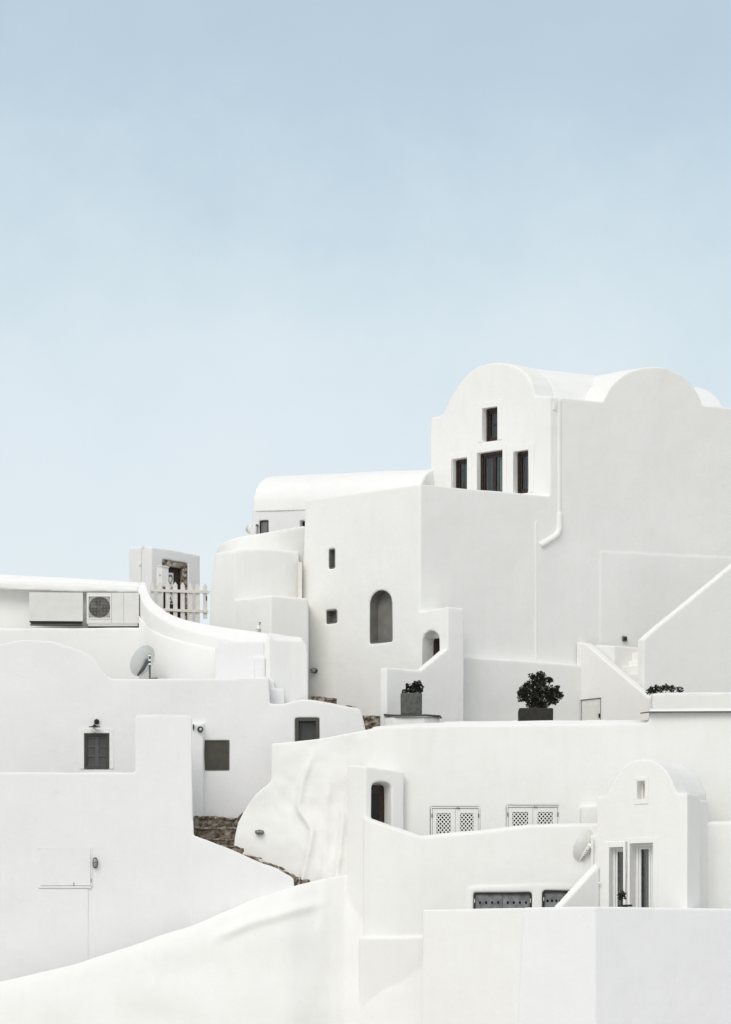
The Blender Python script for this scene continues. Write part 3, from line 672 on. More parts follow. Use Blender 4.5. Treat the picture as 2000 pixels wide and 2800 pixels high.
obj('cabinet_hood', loft([[P(x, y + 3, Y), P(x, y, Y), P(x, y, Y + .35), P(x, y + 3, Y + .35)] for x, y, Y in [(428, 1547, 117.33), (442, 1545.5, 117.12), (463, 1550, 117.26)]]), 'trim', eb)
obj('lock', join([lathe([(0, .01), (.012, .01), (.012, -.01), (0, -.01)], 10, Matrix.Translation(P(x, 1572.5, 117.18)) @ Matrix.Rotation(math.pi / 2, 4, 'X')) for x in (436, 439)]), 'dmetal', eb)
obj('post', tube([P(444, 1604, 117.3), P(444, 1720, 117.3)], .03, 8), 'trim', eb)
# picket gate
PLg = PL(490, 116.3, .25)
pg = thing('picket_gate', 'cream picket gate with pointed tops beside the small doorway building', 'gate', PLg.pt(495, 1700))
for i, x in enumerate([416, 437.5, 459, 480, 500, 521.5, 540.5, 561.5]):
    u = PLg.uz(x, 1600)[0]; w = .056 if i else .05; y0 = 1588 + (x - 416) * .045
    zt = PLg.uz(x, y0)[1]; zb = PLg.uz(x, 1691.5 if i == 7 else 1712)[1]; zs = zt - .085
    q = [(u - w, zb), (u + w, zb), (u + w, zs), (u, zt), (u - w, zs)]
    obj('picket', prism([PLg.loc(a, z, 0) for a, z in q], [PLg.loc(a, z, -.025) for a, z in q]), 'cream', pg, bevel=.004)
for (ya, yb_, x0, x1) in [(1610, 1618, 412, 573), (1664, 1671, 446, 569)]:
    obj('rail', prism([PLg.pt(x0, ya, .04), PLg.pt(x1, ya + 5.5, .04), PLg.pt(x1, yb_ + 5.5, .04), PLg.pt(x0, yb_, .04)], [PLg.pt(x0, ya, .001), PLg.pt(x1, ya + 5.5, .001), PLg.pt(x1, yb_ + 5.5, .001), PLg.pt(x0, yb_, .001)]), 'cream', pg, bevel=.004)
obj('latch', box(PLg, *rect(PLg, 563, 1630, 566, 1642), 0, .02), 'dmetal', pg)

# ------------------------------------------------------------------ pier at the end of the curved parapet, low wall
pr_ = thing('white_pier', 'tall white pier with a sloping top, ending the curved parapet beside the great house', 'pier', P(800, 2030, 110.6))
secs = []
for xk, yk, xf, yf, xb, Y in [(737, 1728, 722, 1760, 724, 110.80), (737.5, 1728, 736, 1742, 736, 110.72), (739, 1729, 750, 1750, 750, 110.78), (790, 1738, 795, 1753, 797, 110.98), (824, 1742, 826, 1752, 828, 111.08), (832, 1751, 834, 1760, 838, 111.10), (839, 1762, 841, 1768, 847, 111.12)]:
    f = P(xf, yf, Y); k = P(xk, yk, Y + .40); b0 = P(xb, 2040, Y); secs.append([b0, f, k, Vector((k.x, k.y + .25, b0.z))])
plastered('wall', [loft(secs)], 'warm', pr_, voxel=.03, smooth=3, wobble=.015)
lw = thing('low_terrace_wall', 'low square-topped white wall under the curved parapet, left of the pier', 'wall', P(660, 1900, 110.9))
lwb = ribbon([(588, 1769, 1930, 111.05), (599, 1768, 1930, 111.0), (600, 1756, 1930, 111.0), (660, 1754, 1930, 110.92), (724, 1753.5, 1930, 110.85)], .25, back=(0, 1, 0))
lb2 = ribbon([(737, 1881, 1990, 110.1), (778, 1882, 1990, 110.15)], .6, back=(0, 1, 0))
lb3 = ribbon([(734, 1853, 1990, 110.3), (746, 1857, 1990, 110.3), (751, 1861, 1990, 110.3)], .5, back=(0, 1, 0))
lb4 = ribbon([(696, 1796, 1930, 110.75), (726, 1796, 1930, 110.7)], .15, back=(0, 1, 0))
plastered('wall', [lwb, lb2, lb3, lb4], 'cool', lw, voxel=.03, smooth=3, wobble=.015)

# ------------------------------------------------------------------ left house: long facade with three openings
PLj = PL(560, 109.4, 0.0)
lh = thing('whitewashed_house', 'long low white house in the middle left with brown shutters and a small arched wing', 'house', P(560, 2300, 110))
jp = [(-60, 2420), (-60, 1772), (60, 1748), (140, 1752), (200, 1771), (222, 1778), (245, 1790), (262, 1806), (278, 1829), (290, 1846), (304, 1855), (350, 1857), (430, 1856.5), (520, 1857), (600, 1856.5), (680, 1853), (731, 1850.5),
      (735, 1853), (737, 1884), (739, 1924), (772, 1925), (784, 1922), (797, 1918.5), (812, 1915), (828, 1913), (848, 1912.5), (865, 1914.5), (886, 1918), (908, 1922.5), (930, 1928), (951, 1931.5), (970, 1933.5), (981, 1936), (987, 1942), (991, 1950), (1001, 1994), (1010, 2070), (1010, 2420)]
w1 = rect(PLj, 230, 2005, 299.5, 2103); w2 = rect(PLj, 556, 2024, 627.5, 2107); w3 = rect(PLj, 808, 1963, 873, 2060)
jb = boolcut(wallpoly(PLj, jp, .6, direction=BACK), [cut_rect(PLj, w1, .14), cut_rect(PLj, w2, .03), cut_rect(PLj, w3, .22)])
side = ribbon([(522, 1978, 2420, 109.15), (556, 1978.5, 2420, 109.2), (558, 1979, 2420, 109.28)], .5, back=(0, 1, 0))
plastered('wall', [jb, side], 'cool', lh, voxel=.035, smooth=4, wobble=.05)
rf = loft([[P(x, 1900, 109.9), P(x, y + 3, 109.9), P(x, y + 10, 112.6), P(x, 1930, 112.6)] for x, y in [(300, 1858), (735, 1853)]])
obj('flat_roof', rf, 'cool', lh)
rf = loft([[P(x, 2000, 109.9), P(x, y, 109.9), P(x, y - 5, 111.0), P(x, 2000, 111.0)] for x, y in [(760, 1932), (828, 1917), (908, 1928), (985, 1945)]])
obj('flat_roof', rf, 'cool', lh)
surround(lh, PLj, w1, .11, proud=.02, sides='LRT', mat='cool')
fr = obj('window', frame_bm(PLj, w1, .035, -.13, .012), 'slate', lh, bevel=.004)
obj('frame', frame_bm(PLj, (w1[0] + .035, w1[1] - .035, w1[2] + .035, w1[3] - .035), .045, -.13, -.03), 'olive', fr)
fa = (w1[0] + .08, w1[1] - .08, w1[2] + .08, w1[3] - .08); mdl = (fa[0] + fa[1]) / 2
M['taupe'] = plain('taupe_painted_wood', (.088, .082, .08), .6, var=.08); M['smoke'] = plain('smoky_glass', (.062, .064, .066), .2, var=.15)
obj('pane', box(PLj, fa[0], fa[1], fa[2], fa[3], -.125, -.085), 'smoke', fr)
mb_ = [box(PLj, mdl - .05, mdl + .05, fa[2], fa[3], -.084, -.05)]
for t_ in (.0, .335, .67, 1.0):
    zc = fa[2] + .02 + (fa[3] - fa[2] - .04) * t_
    mb_.append(box(PLj, fa[0], mdl - .05, zc - .022, zc + .022, -.084, -.055)); mb_.append(box(PLj, mdl + .05, fa[1], zc - .022, zc + .022, -.084, -.055))
obj('sash', join(mb_), 'taupe', fr)
fr = obj('window', frame_bm(PLj, w2, .03, -.06, .02), 'slate', lh, bevel=.004)
bd = [box(PLj, w2[0] + .03, w2[1] - .03, w2[2] + .03, w2[3] - .03, -.05, .004)]
nb_ = 15
for i in range(nb_):
    a = w2[0] + .045 + (w2[1] - w2[0] - .09) * i / nb_; b = w2[0] + .045 + (w2[1] - w2[0] - .09) * (i + 1) / nb_
    bd.append(box(PLj, a + .003, b - .003, w2[2] + .045, w2[3] - .045, .003, .011))
obj('shutter', join(bd), 'olive', fr)
fr = obj('window', frame_bm(PLj, w3, .085, -.10, .01), 'olive', lh, bevel=.006)
obj('sash', frame_bm(PLj, (w3[0] + .085, w3[1] - .085, w3[2] + .085, w3[3] - .085), .03, -.19, -.13), 'olive', fr)
M['dpane'] = plain('dark_slate_glass', (.045, .052, .05), .25, var=.1)
obj('pane', box(PLj, w3[0] + .085, w3[1] - .085, w3[2] + .085, w3[3] - .085, -.2, -.165), 'dpane', fr)

# barn lamp
lp_ = thing('barn_lamp', 'black wall lamp with a clear bulb hanging over the left window', 'wall lamp', PLj.pt(265, 1974, .05))
RY = Matrix.Rotation(math.pi / 2, 4, 'X')
obj('wall_plate', lathe([(0, .02), (.062, .02), (.066, 0), (.066, -.04), (0, -.04)], 20, Matrix.Translation(PLj.pt(265, 1974, .02)) @ RY.inverted()), 'black', lp_)
obj('arm', tube([PLj.pt(265, 1974, .02), PLj.pt(263, 1975, .15), PLj.pt(260.5, 1979, .2), PLj.pt(260, 1986, .2)], .012, 8), 'black', lp_)
obj('shade', lathe([(0, .045), (.03, .04), (.05, .01), (.145, -.012), (.15, -.02), (.05, -.012), (.03, -.03), (0, -.03)], 24, Matrix.Translation(PLj.pt(260, 1988, .2))), 'black', lp_)
obj('bulb', lathe([(0, -.03), (.03, -.035), (.042, -.08), (.052, -.125), (.042, -.165), (0, -.185)], 16, Matrix.Translation(PLj.pt(259, 1988, .2))), 'bulb', lp_, smooth=True)
# round lamp + small bracket near the narrow passage
PLk = PL(540, 109.15, 0.03)
rl = thing('round_wall_lamp', 'small round lamp with a dark ring at the head of the narrow passage', 'wall lamp', PLk.pt(548, 1995, .03))
obj('ring', lathe([(0, -.02), (.075, -.02), (.078, .02), (.055, .045), (.035, .03), (0, .03)], 24, Matrix.Translation(PLk.pt(548, 1995, .02)) @ RY @ Matrix.Rotation(math.pi, 4, 'Y') if False else Matrix.Translation(PLk.pt(548, 1995, .02)) @ Matrix.Rotation(math.pi / 2, 4, 'X')), 'slate', rl)
obj('lens', lathe([(0, -.0), (.038, .0), (.03, .05), (0, .06)], 16, Matrix.Translation(PLk.pt(549, 1995, .02)) @ Matrix.Rotation(math.pi / 2, 4, 'X')), 'frost', rl, smooth=True)
wb = thing('wall_bracket', 'small rusty hinge bracket on the passage wall beside the round lamp', 'bracket', PLk.pt(529, 1988, .02))
obj('plate', join([box(PLk, *rect(PLk, 527.5, 1981, 530.5, 1996), -.01, .03), box(PLk, *rect(PLk, 529, 1984, 532, 1989), -.01, .05)]), 'slate', wb)

bulkhead('wall_lamp', 'wire-guarded lamp low on the great cube, right of the tall pier', PLp.pt(863, 1835, .03), PLp.t, PLp.n, .175, .13)

# satellite dishes (seen from behind)
def sat_dish(label, c, axis, r, mat, arm_dark, post_to, roll=0.0, feed=True):
    t = thing('satellite_dish', label, 'satellite dish', c)
    q = Vector(axis).to_track_quat('Z', 'Y').to_matrix().to_4x4() @ Matrix.Rotation(roll, 4, 'Z')
    prof = [(0, 0)] + [(r * k / 8, .16 * r * (k / 8) ** 2 * 2.0) for k in range(1, 9)] + [(r * 1.015, .33 * r), (r, .345 * r), (r * .97, .335 * r)] + [(r * k / 8, .16 * r * (k / 8) ** 2 * 2.0 + .012) for k in range(7, 0, -1)] + [(0, .012)]
    S_ = Matrix.Diagonal((.93, 1.04, 1, 1))
    obj('reflector', lathe(prof, 40, Matrix.Translation(c) @ q @ S_), mat, t, smooth=True)
    def w(x, y, z): return (Matrix.Translation(c) @ q @ Vector((x, y, z)))
    br = [tube([w(0, r * .15, -.02), w(0, r * .15, -.14)], .05, 8), tube([w(-r * .02, -r * .97, .24 * r), w(0, -r * .45, .0), w(0, r * .1, -.05)], [.03, .05, .045], 6)]
    obj('back_bracket', join(br), arm_dark, t, bevel=.003)
    top = w(0, r * .15, -.15)
    pb = P(*post_to)
    obj('post', join([tube([top + Vector((0, 0, .22)), Vector((top.x, top.y, top.z - .1)), Vector((top.x, top.y, pb.z))], .024, 8), tube([Vector((top.x + .03, top.y, pb.z + .03)), Vector((top.x + .2, top.y - .1, pb.z + .03))], .02, 6)]), 'dmetal' if arm_dark != 'wdish' else 'wdish', t)
    for dz in (-.04, .06, .18): obj('clamp', tube([top + Vector((0, 0, dz - .02)), top + Vector((0, 0, dz + .02))], .036, 8), 'trim', t)
    if feed:
        obj('feed_arm', join([tube([w(0, -r * .98, .25 * r), w(0, -r * .55, r * .95), w(0, -r * .05, r * 1.25)], .014, 6), tube([w(0, -r * .05, r * 1.12), w(0, -r * .02, r * 1.38)], .035, 8)]), 'trim', t)
    return t, w, top
t, w_, top = sat_dish('pale grey satellite dish seen from behind on the left roof terrace', P(398, 1812, 111.0), (-.62, .66, .42), .40, 'dish', 'dmetal', (418, 1860, 111.0), roll=.12)
obj('cable', tube([top, top + Vector((-.08, 0, -.22)), w_(0, -.36, .05)], .006, 5), 'grille', t)

# ------------------------------------------------------------------ stone stair between the left walls
M['nose'] = stone('pale_worn_stone', (.16, .13, .10), (.32, .28, .23), (.5, .45, .4), 11)
ss = thing('stone_stairs', 'weathered brown lava-stone steps winding down between the white walls', 'stairs', P(590, 2340, 108.6))
def rough(bmx, amp=.02, cuts=5, seed=0):
    bmesh.ops.subdivide_edges(bmx, edges=bmx.edges[:], cuts=cuts, use_grid_fill=True)
    for v in bmx.verts: v.co += noise.noise_vector(v.co * 4.0 + Vector((seed, 0, 0))) * amp + noise.noise_vector(v.co * 13.0) * amp * .5
    return bmx
def stonebox(x0, x1, y0a, y0b, y1, Y, depth=.6): # top edge slopes from y0a to y0b
    return prism([P(x0, y1, Y), P(x1, y1, Y), P(x1, y0b, Y), P(x0, y0a, Y)], [P(x0, y1, Y + depth), P(x1, y1, Y + depth), P(x1, y0b, Y + depth), P(x0, y0a, Y + depth)])
for i, a in enumerate([(515, 664, 2236, 2240, 2290, 109.15), (515, 655, 2264, 2267, 2330, 108.8), (515, 645, 2291, 2297, 2350, 108.45), (540, 668, 2313, 2319, 2360, 108.15), (590, 716, 2338, 2346, 2385, 108.0), (660, 760, 2358, 2372, 2400, 107.85), (700, 800, 2380, 2398, 2420, 107.7), (800, 849, 2404, 2407, 2450, 107.45), (800, 850, 2424, 2424, 2480, 107.2)]):
    obj('step', rough(stonebox(*a), .045, 13, i), 'stone', ss)
    if i < 4:
        x0_, x1_, ya, yb__, _, Yn = a
        obj('nosing', rough(stonebox(x0_, x1_ - 4, ya - 1.5, yb__ - 1.5, (ya + yb__) / 2 + 3, Yn - .03, .3), .055, 13, i + 40), 'nose' if i % 2 else 'rubble', ss)
obj('edge_stone', rough(stonebox(641, 664, 2250, 2222, 2262, 108.9, .3), .03, 4, 3), 'stone', ss)
# crumbling beige edge where the mortar shows, along the top of the front wall
ed = thing('mortar_edge', 'crumbling beige mortar line with dark stone bits along the curved wall top', 'edging', P(740, 2370, 107.3))
pts = [(664, 2334), (680, 2340), (696, 2347), (712, 2355), (730, 2364), (748, 2369), (765, 2377), (777, 2386), (788, 2393), (803, 2401), (812, 2409)]
mt = []
M['mortar'] = plain('beige_mortar', (.62, .55, .46), .95, var=.12, scale=9, bump=.5)
mort = rough(tube([P(x, y, 107.3 + (x - 660) * .0006) for x, y in pts], [.035, .05, .045, .055, .04, .05, .045, .06, .05, .06, .04], 6), .015, 2)
obj('mortar', mort, 'mortar', ed)
for i, (x, y, s) in enumerate([(676, 2341, .03), (690, 2345, .05), (699, 2347, .05), (723, 2360, .04), (735, 2364, .06), (742, 2365, .05), (754, 2369, .05), (771, 2375, .05), (787, 2388, .05), (800, 2394, .055)]):
    s_ = bmesh.new(); bmesh.ops.create_icosphere(s_, subdivisions=2, radius=1)
    for v in s_.verts: v.co = Vector((v.co.x * s * 1.6, v.co.y * s * .8, v.co.z * s * .6)) * (1 + .4 * noise.noise(v.co * 2 + Vector((i, 0, 0))))
    s_.transform(Matrix.Translation(P(x, y, 107.24)) @ Matrix.Rotation(.4, 4, 'Y')); obj('stone', s_, 'stone', ed)
st = rough(stonebox(802, 822, 2398, 2400, 2440, 107.1, .3), .035, 6, 9); obj('stone', st, 'rubble', ed)

# exposed rubble at the foot of the great cube
ru = thing('rubble_steps', 'short run of exposed rubble steps at the foot of the great cube', 'stairs', P(930, 1990, 110.6))
for i, a in enumerate([(838, 869, 1903, 1905, 1935, 111.5), (865, 920, 1905, 1911, 1940, 111.45), (948, 973, 1929, 1933, 1945, 111.3), (990, 1040, 1957, 1959, 1978, 110.9), (990, 1040, 1975, 1976, 2040, 110.55)]):
    obj('step', rough(stonebox(*a, .5), .03, 7, 20 + i), 'rubble', ru)

# ------------------------------------------------------------------ great retaining wall with the lattice shutters
gw = thing('retaining_wall', 'broad white retaining wall below the potted plants, with two pairs of lattice shutters', 'wall', P(1200, 2400, 107.5))
def gY(x): # plan of the wall
    k = [(620, 108.35), (742, 108.15), (950, 107.65), (1035, 107.35), (1110, 107.2), (1450, 107.2), (2060, 107.1)]
    for (a, ya), (b, yb_) in zip(k, k[1:]):
        if x <= b: return ya + (yb_ - ya) * (x - a) / (b - a)
    return k[-1][1]
PLg2 = PL(1250, gY(1250), 0.0)
# (a) smooth right part
gp = [(1020, 1992, 1988), (1040, 1989, 1985), (1075, 1988, 1981), (1130, 1987, 1978), (1200, 1987, 1974), (1270, 1986, 1970), (1400, 1984, 1969.5), (1600, 1981, 1969), (1768, 1978, 1969), (1775, 1977, 1968.5), (1776.5, 1946, 1938), (1900, 1944, 1936), (2060, 1944, 1936)]
rsx = []
for x, y, yk in gp:
    Y = gY(x); f = P(x, y, Y); k = P(x, yk, Y + .45); b0 = P(x, 2480, Y); rsx.append([b0, f, k, Vector((k.x, k.y, b0.z))])
g1 = loft(rsx)
wa = rect(PLg2, 1178.5, 2206, 1313, 2330); wb2 = rect(PLg2, 1386, 2203, 1530, 2330)
g1 = boolcut(g1, [box(PLg2, r[0], r[1], r[2], r[3], -.3, .5) for r in (wa, wb2)])
ledge = ribbon([(1590, 2206, 2400, 106.75), (1596, 2204, 2400, 106.7), (1640, 2201, 2400, 106.7)], .8, back=(0, 1, 0))
# (b) old left part with ridges in the plaster, as a fine relief
top_k = [(648, 2290), (652, 2250), (662, 2228), (680, 2198), (700, 2172), (722, 2153), (737, 2141), (741.5, 2132), (742, 2042), (746, 2033), (800, 2028), (860, 2021), (900, 2015), (950, 2006), (1000, 1996), (1034, 1989)]
def topy(x):
    for (a, ya), (b, yb_) in zip(top_k, top_k[1:]):
        if a <= x <= b: return ya + (yb_ - ya) * (x - a) / max(b - a, 1e-6)
    return top_k[0][1] if x < 648 else top_k[-1][1]
ridges = [([(852, 2070), (838, 2105), (824, 2150), (816, 2200), (822, 2222), (842, 2250), (853, 2272), (850, 2300), (838, 2350), (826, 2400), (820, 2440)], .15, 9), ([(900, 2140), (893, 2200), (890, 2260), (889, 2330), (884, 2400), (882, 2440)], .085, 9),
          ([(935, 2195), (938, 2240), (932, 2300), (924, 2360), (917, 2440)], .13, 8)]
def relief(x, y):
    d = 0
    for pts, h, wd_ in ridges:
        if y < pts[0][1] - 30: continue
        for (xa, ya), (xb, yb_) in zip(pts, pts[1:]):
            if ya <= y <= yb_ or (pts[0] == (xa, ya) and y < ya):
                t_ = (y - ya) / (yb_ - ya); xc = xa + (xb - xa) * max(0, t_) if y >= ya else xa
                dx = (x - xc) / wd_; fade = min(1, max(0, (y - pts[0][1] + 30) / 60))
                # a rib that stands out sharply on the left and melts away to the right
                d += h * fade * (math.exp(-dx * dx) if dx < 0 else .55 * math.exp(-(dx / 1.1) ** 2) + .45 * math.exp(-(dx / 3.2) ** 2)); break
    return d + .05 * noise.noise(Vector((x * .012, y * .012, 3))) + .02 * noise.noise(Vector((x * .04, y * .03, 7)))
xs = sorted(set([648, 650, 652, 657, 662, 670, 680, 690, 700, 711, 722, 730, 737, 741.5, 742.2, 744, 746, 750] + list(range(756, 1036, 5))))
secs = []
NV = 90
for x in xs:
    Y = gY(x); ty = topy(x); ringf = []
    for j in range(NV + 1):
        y = 2500 + (ty - 2500) * j / NV
        xo = x - (max(0, y - 2235) * .12 if x < 700 else 0) * max(0, min(1, (700 - x) / 45))
        ringf.append(P(xo, y, Y - relief(x, y) - max(0, y - 2200) * .0009))
    k = Vector((ringf[-1].x, Y + .45, ringf[-1].z + .01)); secs.append(ringf + [k, Vector((k.x, k.y, ringf[0].z))])
g2 = loft(secs)
plastered('wall', [g1, g2, ledge], 'warm', gw, voxel=.032, smooth=3, wobble=.035)
# lattice shutters
def lattice(r, sgn):
    u0, u1, z0, z1 = r
    fr = obj('window', frame_bm(PLg2, r, .035, -.12, -.02, 'LRT'), 'trim', gw, bevel=.004)
    mid_ = (u0 + u1) / 2
    for k, (a, b) in enumerate([(u0 + .042, mid_ - .003), (mid_ + .003, u1 - .042)]):
        top = z1 - .045; st_ = .115
        pa, pb, pt, pb0 = a + st_ * (.9 if k == 0 else 1), b - st_, top - .115, z0
        fb_ = join([box(PLg2, a, pa, z0, top, -.09, -.045), box(PLg2, pb, b, z0, top, -.09, -.045), box(PLg2, pa, pb, pt, top, -.09, -.045)])
        s = obj('shutter', fb_, 'trim', fr, bevel=.003)
        # diagonal laths clipped to the opening
        laths = []; pitch = .0925; w_l = .0125
        for sg, dd in ((1, -.06), (-1, -.068)):
            for i in range(-30, 40):
                c = i * pitch
                # line: (u - pa) - sg*(pt - z) * 0.9 = c
                pts_ = []
                for z in [pt - j * .01 for j in range(int((pt - z0) / .01) + 1)]:
                    u = pa + c + sg * (pt - z) * .9
                    if pa <= u <= pb: pts_.append((u, z))
                if len(pts_) > 1:
                    (ua, za), (ub, zb) = pts_[0], pts_[-1]; nx, nz_ = (zb - za), -(ub - ua); q = math.hypot(nx, nz_); nx, nz_ = nx / q * w_l, nz_ / q * w_l
                    laths.append(prism([PLg2.loc(u, z, dd) for u, z in [(ua - nx, za - nz_), (ub - nx, zb - nz_), (ub + nx, zb + nz_), (ua + nx, za + nz_)]],
                                       [PLg2.loc(u, z, dd - .0075) for u, z in [(ua - nx, za - nz_), (ub - nx, zb - nz_), (ub + nx, zb + nz_), (ua + nx, za + nz_)]]))
        obj('lattice', join(laths), 'trim', fr)
        hx = a - .012 if k == 0 else b + .012
        obj('hinge', box(PLg2, hx - .012, hx + .012, z1 - .27, z1 - .17, -.05, -.012), 'dmetal', fr)
    obj('latch', join([box(PLg2, mid_ + .03, mid_ + .055, z1 - .05, z1 - .02, -.05, -.01), box(PLg2, mid_ + .062, mid_ + .11, z1 - .045, z1 - .025, -.05, -.012)]), 'dmetal', fr)
    obj('unlit_room_panel', box(PLg2, u0 + .036, u1 - .036, z0, z1 - .036, -.29, -.2), 'interior', fr)  # near-black board stands in for the darkness behind the laths
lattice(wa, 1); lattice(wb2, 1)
bulkhead('wall_lamp', 'oval wire-guarded lamp lying flat on the bulging wall beside the stone steps', P(710, 2276, gY(710) - .13), Vector((1, 0, 0)), Vector((0, -1, 0)), .22, .115)

# small timber door in the stair flank
dq = rect(PLu, 1593, 1914, 1645, 2000)
da = (dq[0], dq[1], dq[2], PLu.uz(1620, 1910)[1])
sdr = obj('door', quadp(PLu, [(da[0], da[2]), (da[1], da[2]), (da[1], PLu.uz(1645, 1908.5)[1]), (da[0], PLu.uz(1593, 1914.5)[1])], .005, .02), 'cream', rs)
obj('door_head', quadp(PLu, [(da[0] - .02, PLu.uz(1593, 1916)[1]), (da[1] + .01, PLu.uz(1645, 1910)[1]), (da[1] + .01, PLu.uz(1645, 1908)[1]), (da[0] - .02, PLu.uz(1593, 1914)[1])], .021, .045), 'dmetal', sdr)
obj('door_panel', quadp(PLu, [(da[0] + .07, da[2]), (da[1] - .1, da[2]), (da[1] - .1, PLu.uz(1638, 1925)[1]), (da[0] + .07, PLu.uz(1598, 1929)[1])], .019, .032), 'beige', sdr, bevel=.006)
for gq in ((da[0] - .012, da[0] + .004, da[2], PLu.uz(1593, 1915)[1], .004, .022), (da[1] - .02, da[1] - .004, da[2], PLu.uz(1645, 1911)[1], .019, .024)): obj('door_gap', box(PLu, *gq), 'dmetal', sdr)
obj('door_handle', box(PLu, *rect(PLu, 1641.5, 1952, 1643.5, 1963), .02, .06), 'black', sdr)
fx = thing('step_light', 'dark square light fitting set in the wall above the right-hand steps', 'wall lamp', PLq.pt(1705, 1747, .1))
fq = rect(PLq, 1699.5, 1740.5, 1711, 1755)
obj('housing', box(PLq, *fq, .05, .085), 'slate', fx, bevel=.004)
obj('lens', box(PLq, fq[0] + .03, fq[1] - .03, fq[2] + .04, fq[3] - .04, .08, .09), 'black', fx)

# right planter box by the stairs + its slate ledge
pbx = thing('masonry_planter', 'white built-in planter with a slate ledge below it, at the foot of the right-hand stair', 'planter', P(1830, 1960, 112.0))
plastered('trough', [ribbon([(1784, 1896, 2060, 112.35), (1840, 1894, 2060, 112.3), (2060, 1892, 2060, 112.2)], .5, back=(0, 1, 0))], 'warm', pbx, voxel=.04, smooth=2, wobble=.01)
obj('slate_ledge', loft([[P(x, y + 3.5, Y), P(x, y, Y), P(x, y, Y + .5), P(x, y + 3.5, Y + .5)] for x, y, Y in [(1752, 1949, 107.2), (1776, 1945.5, 106.98), (2060, 1944.5, 106.95)]]), 'slate', pbx)

# ------------------------------------------------------------------ foliage
def leafy(blobs, n, size, seed, Yc, squash=.7, outw=1.0):
    """leaf-sized faces clustered on twigs; blobs in photo px: (x, y, radius px)"""
    rnd = random.Random(seed); bm = bmesh.new()
    for x, y, r in blobs:
        rm = r / F * Yc; k = max(3, int(n * (r / 20.0) ** 2))
        for _ in range(k):
            while True:
                d = Vector((rnd.uniform(-1, 1), rnd.uniform(-1, 1), rnd.uniform(-1, 1)))
                if .1 < d.length < 1: break
            tip = P(x, y, Yc) + Vector((d.x, d.y * squash, d.z)) * rm
            for q in range(rnd.randint(4, 7)):   # a rosette of leaves at each twig end
                dr = (d.normalized() * outw + Vector((rnd.uniform(-1, 1), rnd.uniform(-1, 1), rnd.uniform(-.6, 1)))).normalized()
                s = size * rnd.uniform(.7, 1.25); sd_ = dr.cross(Vector((rnd.uniform(-1, 1), rnd.uniform(-1, 1), rnd.uniform(-1, 1)))).normalized()
                up = dr.cross(sd_) * s * .18
                c = [tip, tip + dr * s * .5 + sd_ * s * .32 + up, tip + dr * s, tip + dr * s * .5 - sd_ * s * .32 + up]
                f = bm.faces.new([bm.verts.new(p) for p in c])
    return bm
def twigs(base, blobs, Yc, r0=.02):
    b = []
    for x, y, r in blobs:
        p1 = P(x, y, Yc); m_ = base.lerp(p1, .55) + Vector((.03, .02, -.04)); b.append(tube([base, m_, p1], [r0, r0 * .6, r0 * .3], 5))
    return join(b)
def planter(label, x0, x1, y0, y1, Yc, mat, cat='plant pot'):
    t = thing('planter', label, cat, P((x0 + x1) / 2, y1, Yc + .3))
    cx = (P(x0, 0, Yc).x + P(x1, 0, Yc).x) / 2; w = (P(x1, 0, Yc).x - P(x0, 0, Yc).x) / 2; zb = P(0, y1, Yc).z; zt = P(0, y0, Yc).z
    def ring(s, z, rr=.06, q=5):
        o = []
        for sx, sy, a0 in ((1, -1, -90), (1, 1, 0), (-1, 1, 90), (-1, -1, 180)):
            for k in range(q + 1):
                a = math.radians(a0 + 90 * k / q); o.append(Vector((cx + sx * (w * s - rr) + rr * math.cos(a), Yc + w + sy * (w * s - rr) + rr * math.sin(a), z)))
        return o
    secs = [ring(.96, zb), ring(.985, zb + .03), ring(1.0, zt - .05), ring(.99, zt - .015), ring(.965, zt), ring(.90, zt), ring(.88, zt - .03), ring(.88, zt - .08)]
    obj('tub', loft(secs), mat, t, smooth=False)
    obj('soil', loft([ring(.87, zt - .09), ring(.87, zt - .05)]), 'bark', t)
    return t, Vector((cx, Yc + w, zt - .05)), Yc + w
t1, b1, Yb = planter('dark grey concrete planter on the slate-topped ledge', 1096, 1155, 1895, 1953, 109.25, 'concrete')
bl = [(1107, 1892, 6), (1118, 1888, 7), (1116, 1877, 6), (1126, 1878, 6), (1138, 1882, 9), (1142, 1870, 9), (1134, 1873, 5), (1147, 1889, 7), (1150, 1876, 5), (1153, 1891, 4), (1128, 1890, 7), (1156, 1881, 3)]
pl1 = thing('potted_shrub', 'small black-green shrub leaning right in the smaller grey planter', 'shrub', b1)
obj('stem', twigs(b1, bl, Yb, .015), 'bark', pl1); obj('foliage', leafy([(x, y, r * 1.2) for x, y, r in bl], 260, .036, 1, Yb, outw=.2), 'foliage2', pl1)
t2, b2, Yb = planter('charcoal concrete planter half hidden behind the bright wall top, holding the big bush', 1420, 1514, 1936, 1992, 110.4, 'dconcrete')
bl = [(1432, 1893, 15), (1428, 1908, 12), (1440, 1880, 10), (1450, 1905, 17), (1449, 1928, 9), (1462, 1880, 17), (1455, 1850, 8), (1466, 1862, 15), (1477, 1850, 12), (1483, 1845, 7), (1492, 1861, 13), (1505, 1862, 8), (1484, 1885, 19), (1474, 1910, 19), (1470, 1927, 13), (1500, 1893, 16), (1513, 1888, 12),
      (1520, 1903, 15), (1530, 1900, 10), (1518, 1916, 10), (1502, 1915, 10), (1527, 1882, 6), (1486, 1930, 8), (1443, 1868, 6)]
pl2 = thing('potted_bush', 'large round dark bush with leafy clumps, in the charcoal planter on the terrace', 'shrub', b2)
obj('stem', twigs(b2, bl, Yb, .028), 'bark', pl2); obj('foliage', leafy(bl, 135, .052, 2, Yb, outw=.4), 'foliage', pl2)
